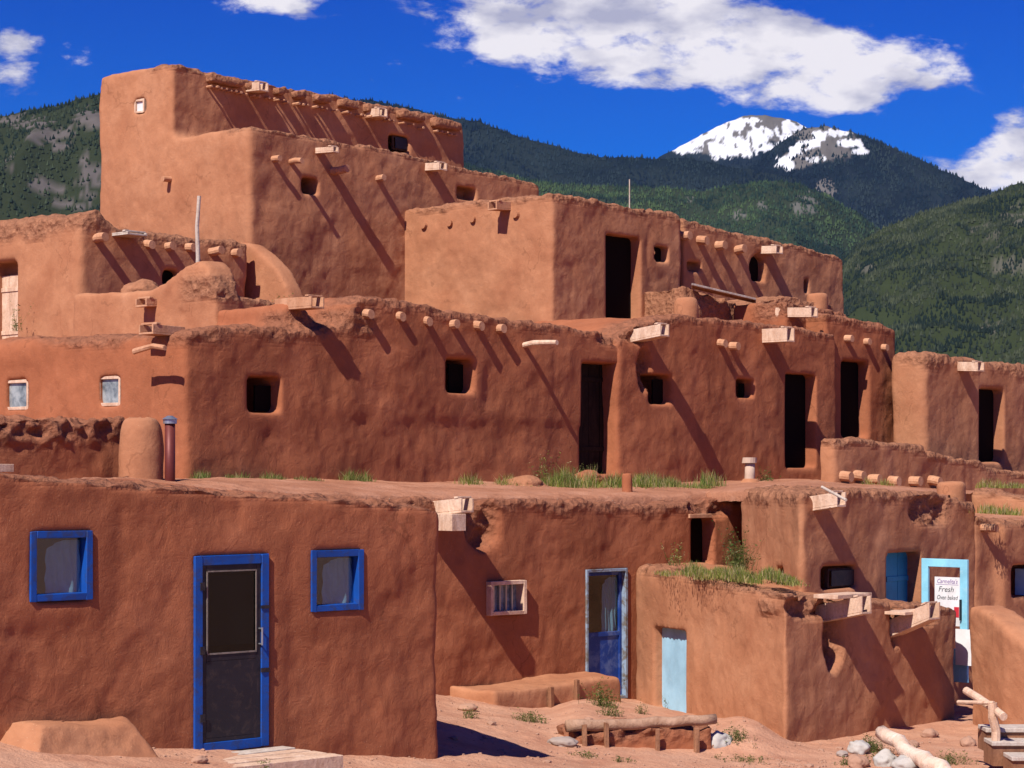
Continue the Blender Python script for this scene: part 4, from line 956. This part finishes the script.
weed(17, 330, 35.6, 5, 90, .55, 'small green bush beside the upper plank door', GR, 39, .012, .5, 'roof_weed', 'weed', .15)
weed(279, 311, 31.5, 9, 160, .28, 'green weed behind the wooden spout below the tall tower', GR, 40, .008, .5, 'roof_weed', 'weed', .2)
weed(111, 236, 36, 5, 90, .25, 'green tuft on top of the upper left house', GR, 41, .01, .5, 'roof_weed', 'weed', .2)

# =================================================================== small things on the ground
g0 = lambda x, y: float(gz(np.array([x]), np.array([y]))[0])
def bank(name, face, x0, x1, o0, o1, ztop0, ztop1, label, cat, mat=AD1, taper=.12, zb=-.9, band=False, amp=1.2, rub=None, flare=0.0):
    u0, u1 = face.u(x0), face.u(x1)
    a, b = face.pt(u0, 0, o0), face.pt(u1, 0, o0); c, d = face.pt(u1 - taper, 0, o1), face.pt(u0 + taper, 0, o1)
    v, f = foot_prism([a, b, c, d], [ztop0, ztop1, ztop1 - .04, ztop0 - .04], zb)
    if flare:
        nn = Vector((face.n.x, face.n.y, 0)); dd_ = Vector((face.d.x, face.d.y, 0)); zq = (ztop0 + ztop1) / 2 - .5
        for i, (p, q) in enumerate(zip(v[:4], v[4:])): q.z = zq; q += nn * (flare if i in (2, 3) else 0) + dd_ * (flare * .6 if i in (1, 2) else -flare * .8)
    org = (a + b) / 2; org.z = g0(org.x, org.y)
    bd = [[Vector((d.x, d.y, ztop0)), Vector((c.x, c.y, ztop1))]] if band else None
    o = adobe(name, [(v, f)], (), mat, None, vox=.03, smooth=12, amp=amp, band=bd, bandw=.25, origin=org, rub_noise=.02 if band else 0)
    return tag(o, label, cat)
bank('adobe_bench', FA, 8, 122, .02, .34, .78, .72, 'low rounded adobe bench against the front house wall at lower left', 'bench', AD1, .1, flare=.30, amp=1.6)
bank('adobe_bench', FC, 449, 587, -.02, .72, .13, .17, 'crumbling adobe bench between the house corner and flaking blue door', 'bench', AD1, .1, amp=1.0)
for i, x in enumerate((551, 577)):
    a = FC.P(x, 692, .80); z = g0(a.x, a.y); mb = MB(); FC.box(mb, FC.u(x, .8), FC.u(x, .8) + .06, z - .1, z + .26, .74, .80, .006)
    tag(mb.obj('wooden_stake', BROWNW, None, origin=(a.x, a.y, z), bevel=.004), ['left wooden stake holding the end of the crumbling adobe bench', 'right wooden stake at the end of the crumbling adobe bench'][i], 'stake')
FL2 = Face(568, 24.7, 12)
bank('earth_edging', FL2, 566, 722, -.5, 0.0, -.06, -.03, 'low earth edging bank topped by a log and held by stakes', 'earth bank', AD2, .08, band=True)
a = FL2.P(566, 726, -.02); b = FL2.P(716, 718, -.05); a.z = -.04; b.z = -.01
tag(MB().tube(a, b, .068, .058, 14, .02, 10).obj('edging_log', wood_mat('log_bark', (.30, .17, .11), (.46, .29, .20), 5, .02), None, origin=tuple((a + b) / 2), smooth=True), 'long weathered log lying on top of the earth edging bank', 'log')
for i, x in enumerate((582, 604, 655, 694)):
    u = FL2.u(x, .08); q = FL2.pt(u, 0, .1); z = g0(q.x, q.y); mb = MB(); FL2.box(mb, u, u + .05, z - .1, z + .24 + .03 * (i % 2), .08, .13, .008)
    tag(mb.obj('wooden_stake', BROWNW, None, origin=tuple(q), bevel=.004), ['leftmost of four stakes in front of the edging log', 'second stake from the left before the edging log', 'third stake from the left before the edging log', 'rightmost of four stakes in front of the edging log'][i], 'stake')
STONE = simple('pale_stone', (.50, .46, .42), .95); RSTONE = simple('red_stone', (.44, .25, .17), .95); GSTONE = simple('grey_stone', (.38, .30, .26), .95)
rock('stone', 718, 738, 24.0, .17, STONE, 'pale white stone at the right end of the edging log', 'stone', None, .8, 1)
rock('stone', 562, 737, 24.4, .15, GSTONE, 'flat grey stone at the left end of the edging log', 'stone', None, .4, 2)
for i, (x, y, r_, m_, lb) in enumerate(((858, 745, .15, STONE, 'pale stone leftmost in the rock heap by the thick log'), (877, 742, .13, RSTONE, 'reddish stone at the top of the rock heap by the thick log'),
        (886, 757, .15, STONE, 'pale rounded stone in front of the rock heap'), (898, 745, .16, RSTONE, 'large red stone under the upper end of the thick pale log'), (905, 762, .15, STONE, 'pale stone half hidden by weeds beside the thick pale log'), (858, 760, .12, RSTONE, 'low red stone at the front left of the rock heap'),
        (930, 732, .09, RSTONE, 'broken red lump beside the wall foot behind the thick log'), (968, 740, .10, RSTONE, 'broken red lump under the pale railing post'))):
    rock('stone', x, y, 23.7 + (750 - y) * .03, r_, m_, lb, 'stone', None, .75, i + 11)
weed(915, 766, 22.6, 14, 420, .18, 'bushy weed crowding the lower end of the thick pale log', seed=51)
weed(846, 765, 22.9, 10, 160, .10, 'small weed at the bottom edge left of the rock heap', seed=52)
weed(700, 728, 25.0, 10, 160, .10, 'low weed behind the right end of the edging log', seed=53)
weed(622, 762, 23.0, 12, 140, .07, 'sparse flat weed at the bottom edge under the edging log', seed=54)
for i, (x, y, r_, m_, lb) in enumerate(((468, 705, .10, RSTONE, 'crumbled clay chunk at the left foot of the middle bench'), (912, 742, .09, RSTONE, 'small red rock right above the thick pale log'), (842, 752, .07, GSTONE, 'small grey rock standing apart left of the rock heap'), (740, 741, .06, GSTONE, 'small grey stone between the weeds below the low room corner'))):
    rock('stone', x, y, 24.5, r_, m_, lb, 'stone', None, .6, i + 41)
rock('stone', 588, 478, 33.6, .20, AD2, 'small reddish stone at the sill of the middle dark doorway', 'stone', None, .6, 31)
rock('stone', 200, 758, 19.6, .07, RSTONE, 'small dark clod of earth left of the door boards', 'stone', None, .6, 32)
o = rock('clay_mound', 520, 489, 32.0, .42, AD1, 'low pale clay mound in the terrace weeds', 'clay mound', None, .45, 33)
a, b = PX(884, 731, 24.7), PX(948, 778, 23.2)
tag(MB().tube(a, b, .075, .105, 14, .09, 8).obj('fallen_log', wood_mat('bleached_log', (.62, .42, .31), (.74, .60, .50), 5, .02), None, origin=tuple(b), smooth=True), 'thick pale log slanting down beside the heaped rocks at lower right', 'log')
# door boards
ds = thing('door_step', 'low wooden step of flat boards before the blue framed screen door', 'step', tuple(FA.pt(FA.u(235), g0(-2.4, 20), .5)))
for i in range(4):
    o0 = .10 + i * .2; u0 = FA.u(206 + i * 2, o0); u1 = FA.u(272, .1) + .12 + i * .02; c = FA.pt((u0 + u1) / 2, 0, o0); z = .30 - i * .004
    mb = MB(); FA.box(mb, u0, u1, z - .05 - .3, z, o0, o0 + .19, .006); mb.obj('board', WOOD if i else GREYW, ds, bevel=.005)
# steps at the right edge
st = thing('wooden_steps', 'three broad wooden steps rising at the lower right edge', 'steps', tuple(PX(1020, 768, 23.4)))
for i, (y, D, x) in enumerate(((757, 23.35, 1012), (742, 23.75, 992), (728.5, 24.1, 986))):
    a = PX(x, y, D); b = PX(1090, y, D + .25); w_ = Vector((0, .42, 0)); t_ = Vector((0, 0, .045))
    mb = MB(); mb.box8([a - t_, b - t_, b - t_ + w_, a - t_ + w_, a, b, b + w_, a + w_]); mb.obj('tread', GREYW, st, bevel=.006)
    h_ = Vector((0, 0, .22)); k_ = Vector((0.02, .035, 0)); mb = MB(); mb.box8([a + k_ - t_ - h_, b + k_ - t_ - h_, b + w_ - t_ - h_, a + w_ - t_ - h_, a + k_ - t_, b + k_ - t_, b + w_ - t_, a + w_ - t_]); mb.obj('riser', BROWNW, st)
rl = thing('handrail', 'pale post and slanting rail beside the wooden steps at lower right', 'handrail', tuple(PX(995, 758, 23.9)))
MB().tube(PX(998, 760, 23.9), PX(992, 703, 23.9), .05, .05, 8, .03, 4).obj('post', WOOD, rl)
MB().tube(PX(967, 690, 24.6), PX(1004, 717, 23.7), .045, .045, 12, .02, 3).obj('rail', WOOD, rl)
MB().tube(PX(958, 702, 24.3), PX(994, 703, 23.85), .022, .022, 8).obj('cross_rail', WOOD, rl)
# scattered pebbles
def pebbles():
    r = np.random.default_rng(5); bm = bmesh.new(); n = 2000
    for i in range(n):
        if i < 1700: x = r.uniform(-6, 6); y = r.uniform(18.2, 27)
        else: x = r.normal(3.4, .6); y = r.normal(24.1, .35)
        z = g0(x, y); s_ = r.uniform(.006, .022) * (1 + 1.8 * (r.random() > .95)); M_ = Matrix.Translation((x, y, z + s_ * .2)) @ Matrix.Rotation(r.uniform(0, 6), 4, 'Z') @ Matrix.Diagonal((s_ * 1.3, s_, s_ * .6, 1))
        bmesh.ops.create_icosphere(bm, subdivisions=1, radius=1, matrix=M_)
    me = bpy.data.meshes.new('pebbles'); bm.to_mesh(me); bm.free(); me.materials.append(RSTONE); tag(link('pebbles', me), 'small red pebbles and clods scattered over the bare dirt', 'pebbles', None, 'stuff')
pebbles()

# =================================================================== mountains
def hill_mat(name, cols, dots=None):
    m, nt, b = newmat(name); b.inputs['Roughness'].default_value = 1; b.inputs['Specular IOR Level'].default_value = 0.02
    at = nt.nodes.new('ShaderNodeAttribute'); at.attribute_name = 'tint'
    g = noise(nt, .02, 6, .7); nt.links.new(mixc(nt, g, at.outputs['Color'], mixc(nt, 1.0, at.outputs['Color'], (.5, .5, .5), 'MULTIPLY')), b.inputs['Base Color']); return m
HILL = hill_mat('mountainside', None)
def tree_mat():
    m, nt, b = newmat('conifer'); b.inputs['Roughness'].default_value = .95; b.inputs['Specular IOR Level'].default_value = .05
    at = nt.nodes.new('ShaderNodeAttribute'); at.attribute_name = 'tint'; nt.links.new(at.outputs['Color'], b.inputs['Base Color']); return m
CON = tree_mat()
def mountain(name, sil, D0, Dr, gully, seed, colf, bare, ntree, th, tcols, forest_label, pxr=(-420, 1460), step=3.0, rows=110, power=1.15, spread=.30, zbase=-8, dcol=None):
    sx, sy = np.array(sil).T; px = np.arange(pxr[0], pxr[1], step); t = np.concatenate([np.linspace(0, 1, rows), 1 + np.linspace(.02, .5, 14)])
    PXg, T = np.meshgrid(px, t)
    def height(PXv, Tv):
        sh = PXv.shape; PXf, Tf = PXv.ravel(), Tv.ravel()
        D = D0 + (Dr - D0) * Tf; X = (PXf - 512) / F * D
        zr = H + (HY - np.interp(PXf, sx, sy)) / F * Dr
        p = np.stack([X / (Dr * .10), D / (Dr * .16), np.full_like(X, seed * 3.3)], -1)
        nn = fbm(p, 4, seed, .55); rg = 1 - np.abs(fbm(p * 1.7 + 3, 3, seed + 5)) * 2
        prof = np.where(Tf <= 1, np.clip(Tf, 0, 1) ** power, 1 - (Tf - 1) * .9)
        k = np.clip(Tf, 0, 1) * np.clip(1.0 - Tf, 0, 1) * 4 * (Tf < 1)
        fine = fbm(p * 14, 3, seed + 9)
        z = zbase + (zr - zbase) * prof + zr * gully * k * (nn * .9 + rg * .5 - .25) + zr * .010 * fine * np.clip(Tf * 3, 0, 1)
        return X.reshape(sh), D.reshape(sh), z.reshape(sh)
    X, D, Z = height(PXg, T); V = np.stack([X.ravel(), D.ravel(), Z.ravel()], -1)
    ipx = 512 + V[:, 0] / V[:, 1] * F; ipy = HY - (V[:, 2] - H) / V[:, 1] * F
    me = np_mesh(name, V, grid_faces(len(px), len(t)), HILL); c = colf(V, ipx, ipy, T.ravel()); c = np.hstack([c, np.ones((len(c), 1))])
    a = me.color_attributes.new('tint', 'FLOAT_COLOR', 'POINT'); a.data.foreach_set('color', c.ravel().astype(np.float32)); tag(link(name, me), kind='structure')
    if not ntree: return
    r = np.random.default_rng(seed); M_ = int(ntree * 2.2); tp = r.uniform(pxr[0], pxr[1], M_) if ntree else 0; tt = r.uniform(.05, 1.03, M_) ** .8
    x, d, z = height(tp, tt); P = np.stack([x, d, z], -1); iy = HY - (z - H) / d * F; keep = r.random(M_) > bare(P, tp, iy, tt); P = P[keep][:ntree]; n = len(P)
    h = th * r.uniform(.55, 1.25, n); k = 6; an = np.arange(k) / k * 2 * np.pi; ring = np.stack([np.cos(an), np.sin(an), np.zeros(k)], -1)
    rr = h * spread * r.uniform(.7, 1.2, n); base = P[:, None, :] + ring[None] * rr[:, None, None] * r.uniform(.75, 1.25, (n, k, 1)); base[:, :, 2] += (h * .05)[:, None]
    apex = P + np.stack([r.normal(0, .03, n) * h, r.normal(0, .03, n) * h, h], -1); V = np.concatenate([base, apex[:, None, :]], 1).reshape(-1, 3)
    b = np.arange(n)[:, None] * (k + 1); T3 = np.concatenate([b + [i, (i + 1) % k, k] for i in range(k)], 0); me = np_mesh('forest', V, T3, CON, False)
    tc = np.asarray(tcols); big = fbm(P / (Dr * .03), 3, seed + 40); mid = fbm(P / (Dr * .008), 3, seed + 41); w = np.clip(.42 + big * 1.3 + mid * .9 + r.normal(0, .2, n), 0, .999) * (len(tc) - 1); i0 = w.astype(int); fr = (w - i0)[:, None]; cc = tc[i0] * (1 - fr) + tc[np.minimum(i0 + 1, len(tc) - 1)] * fr
    cc = cc * r.uniform(.7, 1.3, n)[:, None]; cc = np.hstack([np.repeat(cc, k + 1, 0), np.ones((n * (k + 1), 1))]); a = me.color_attributes.new('tint', 'FLOAT_COLOR', 'POINT'); a.data.foreach_set('color', cc.ravel().astype(np.float32))
    tag(link('forest', me), forest_label, 'forest', None, 'stuff')
def mixv(a, b, t): return np.asarray(a)[None] * (1 - t[:, None]) + np.asarray(b)[None] * t[:, None]
def ncol(scale, seed, a, b, lo=-.1, hi=.25):
    return lambda V, ix, iy, T: mixv(a, b, sstep(lo, hi, fbm(V / scale, 4, seed)))
# left slope with grey scree
rockpx = [(55, 135, 30, 12), (100, 170, 30, 20), (25, 122, 30, 7), (38, 185, 26, 7), (12, 165, 12, 9), (95, 120, 20, 12), (70, 205, 30, 3)]
def patches(lst, ix, iy, P, sc, seed, thr=.0, amp=1.4):
    m = np.full(len(ix), -1.6); nn = fbm(P / sc, 4, seed, .6)
    for (cx, cy, rx, ry) in lst: m = np.maximum(m, 1 - ((ix - cx) / rx) ** 2 - ((iy - cy) / ry) ** 2)
    return sstep(-.25, .15, m + nn * amp - thr)
mountain('hill', [(-420, 190), (-200, 150), (0, 117), (50, 106), (98, 95), (150, 92), (200, 100), (300, 150), (420, 260), (520, 420), (640, 478), (1500, 478)], 2300, 4200, .17, 2,
    lambda V, ix, iy, T: (lambda m: mixv((.035, .044, .022), (.150, .128, .122), m * .85))(patches(rockpx, ix, iy, V, 34, 77, .55, 2.4)),
    lambda P, ix, iy, t: np.clip(.12 + .3 * sstep(-.1, .4, fbm(P / 120, 3, 5)), 0, 1) + .5 * patches(rockpx, ix, iy, P, 34, 77, .55, 2.4), 24000, 8.5, [(.012, .021, .016), (.023, .035, .021), (.042, .056, .030)], 'conifer forest with grey scree patches on the mountain slope at left', pxr=(-420, 560))
# near right hill
rp = [(1005, 265, 22, 16), (985, 235, 18, 10), (985, 190, 20, 8), (870, 270, 12, 6), (1000, 330, 26, 10), (1015, 215, 14, 14)]
mountain('hill', [(300, 520), (560, 470), (680, 372), (740, 322), (800, 288), (842, 262), (862, 240), (885, 228), (910, 218), (940, 207), (965, 200), (985, 196), (1024, 183), (1120, 160), (1300, 140), (1460, 150)], 2400, 4300, .24, 4,
    lambda V, ix, iy, T: (lambda m: mixv((.040, .052, .022), (.150, .138, .115), m * .7))(patches(rp, ix, iy, V, 30, 31, .8, 2.6)),
    lambda P, ix, iy, t: np.clip(.05 + .45 * sstep(0, .45, fbm(P / 110, 4, 15)), 0, 1) + .35 * patches(rp, ix, iy, P, 30, 31, .8, 2.6), 64000, 6.8, [(.012, .020, .016), (.029, .038, .024), (.056, .066, .036)], 'dense green conifer forest on the near hill at right', pxr=(380, 1460))
# middle hill
mp_ = [(805, 205, 14, 12), (742, 215, 9, 6), (760, 205, 9, 5), (830, 240, 10, 8), (690, 200, 8, 4)]
mountain('hill', [(-100, 230), (300, 168), (430, 160), (470, 166), (520, 178), (560, 184), (620, 186), (660, 188), (700, 192), (730, 186), (765, 180), (800, 184), (830, 198), (860, 215), (885, 232), (950, 280), (1100, 380), (1460, 470)], 4600, 6400, .2, 6,
    lambda V, ix, iy, T: (lambda m: mixv((.035, .046, .026), (.20, .19, .17), m * .7))(patches(mp_, ix, iy, V, 40, 51, .8, 2.4)),
    lambda P, ix, iy, t: np.clip(.04 + .3 * sstep(.1, .5, fbm(P / 200, 4, 25)), 0, 1) + .45 * patches(mp_, ix, iy, P, 40, 51, .8, 2.4), 40000, 10, [(.014, .026, .020), (.034, .058, .030), (.055, .085, .032)], 'hazy conifer forest on the middle hill below the snowy peak', pxr=(300, 1100))
# far snow dome and its shoulders
def snowcol(reg, rockreg, seed):
    def f(V, ix, iy, T):
        nn = fbm(V / 240, 5, seed, .6); c = mixv((.010, .015, .024), (.018, .025, .032), sstep(-.2, .3, nn))
        rk = patches(rockreg, ix, iy, V, 150, seed + 1, .05); c = c * (1 - rk[:, None]) + np.array((.15, .135, .125)) * rk[:, None]
        sn = patches(reg, ix, iy, V * np.array([1, .25, .55]), 24, seed + 2, .28, 1.9); return c * (1 - sn[:, None]) + np.array((.80, .82, .87)) * sn[:, None]
    return f
snA = [(685, 147, 20, 7), (705, 138, 26, 8), (722, 130, 24, 8), (742, 122, 18, 5), (722, 147, 22, 12), (748, 144, 18, 12), (762, 134, 12, 8), (790, 133, 16, 12), (798, 127, 10, 4), (770, 148, 14, 6)]
rkA = [(770, 126, 42, 16), (730, 138, 44, 18)]
mountain('far_mountain', [(380, 300), (560, 215), (640, 168), (668, 152), (690, 140), (715, 128), (740, 118), (765, 114), (790, 119), (806, 127), (830, 140), (880, 190), (960, 260), (1100, 300)], 8600, 11500, .03, 8,
    snowcol(snA, rkA, 61), lambda P, ix, iy, t: np.where(iy < 163 + 6 * fbm(P / 300, 2, 9), np.clip(.55 + .5 * sstep(650, 690, ix), 0, 1), 0), 16000, 16, [(.006, .010, .020), (.012, .018, .026)], 'dark far forest below the snow dome', pxr=(540, 960), step=1.0, rows=230)
snB = [(786, 162, 10, 9), (796, 152, 11, 8), (809, 143, 12, 6), (820, 136, 10, 5), (838, 133, 14, 4), (850, 143, 13, 4), (860, 152, 8, 4), (814, 158, 10, 5)]
rkB = [(824, 144, 32, 18), (825, 189, 9, 10), (800, 155, 16, 12)]
mountain('far_mountain', [(380, 330), (600, 290), (690, 240), (730, 190), (752, 164), (772, 148), (788, 137), (802, 129), (825, 126), (850, 131), (880, 142), (915, 158), (950, 174), (985, 190), (1030, 212), (1100, 235), (1300, 260)], 7300, 9300, .12, 12,
    snowcol(snB, rkB, 71), lambda P, ix, iy, t: np.clip(.75 * patches(snB + rkB[:1], ix, iy, P * np.array([1, .25, .55]), 24, 73, .35, 2.2) + .25 * patches(snB + rkB, ix, iy, P, 200, 3, 0), 0, .97), 30000, 15, [(.006, .011, .020), (.010, .018, .026), (.022, .032, .034)], 'dark far forest with snow patches around the right snowy summit', pxr=(600, 1240), step=1.0, rows=230)
mountain('far_mountain', [(-420, 170), (0, 130), (200, 105), (330, 96), (385, 103), (430, 112), (480, 123), (520, 137), (560, 148), (600, 157), (640, 159), (680, 157), (720, 164), (760, 172), (800, 180), (850, 230), (1000, 330)], 6800, 8400, .14, 14,
    ncol(260, 81, (.010, .016, .022), (.020, .028, .030)), lambda P, ix, iy, t: .02 + 0 * ix, 26000, 14, [(.006, .011, .020), (.010, .017, .026), (.018, .028, .032)], 'dark blue-green far forest on the long ridge left of the snowy peak', pxr=(200, 860), step=3)
# =================================================================== mountain air
def haze():
    mb = MB(); lo, hi = (-13000, -60, -12), (13000, 13500, 2300)
    p = [Vector((x, y, lo[2])) for x, y in ((lo[0], lo[1]), (hi[0], lo[1]), (hi[0], hi[1]), (lo[0], hi[1]))]; p += [Vector((q.x, q.y, hi[2])) for q in p[:4]]; mb.box8(p)
    m = bpy.data.materials.new('air'); m.use_nodes = True; nt = m.node_tree; nt.nodes.clear(); out = nt.nodes.new('ShaderNodeOutputMaterial'); v = nt.nodes.new('ShaderNodeVolumePrincipled')
    v.inputs['Color'].default_value = (.30, .58, 1.0, 1); v.inputs['Density'].default_value = HAZE; v.inputs['Anisotropy'].default_value = 0.0
    nt.links.new(v.outputs[0], out.inputs['Volume']); o = mb.obj('haze', m); tag(o, kind='stuff')
HAZE = 0.8e-5
haze()
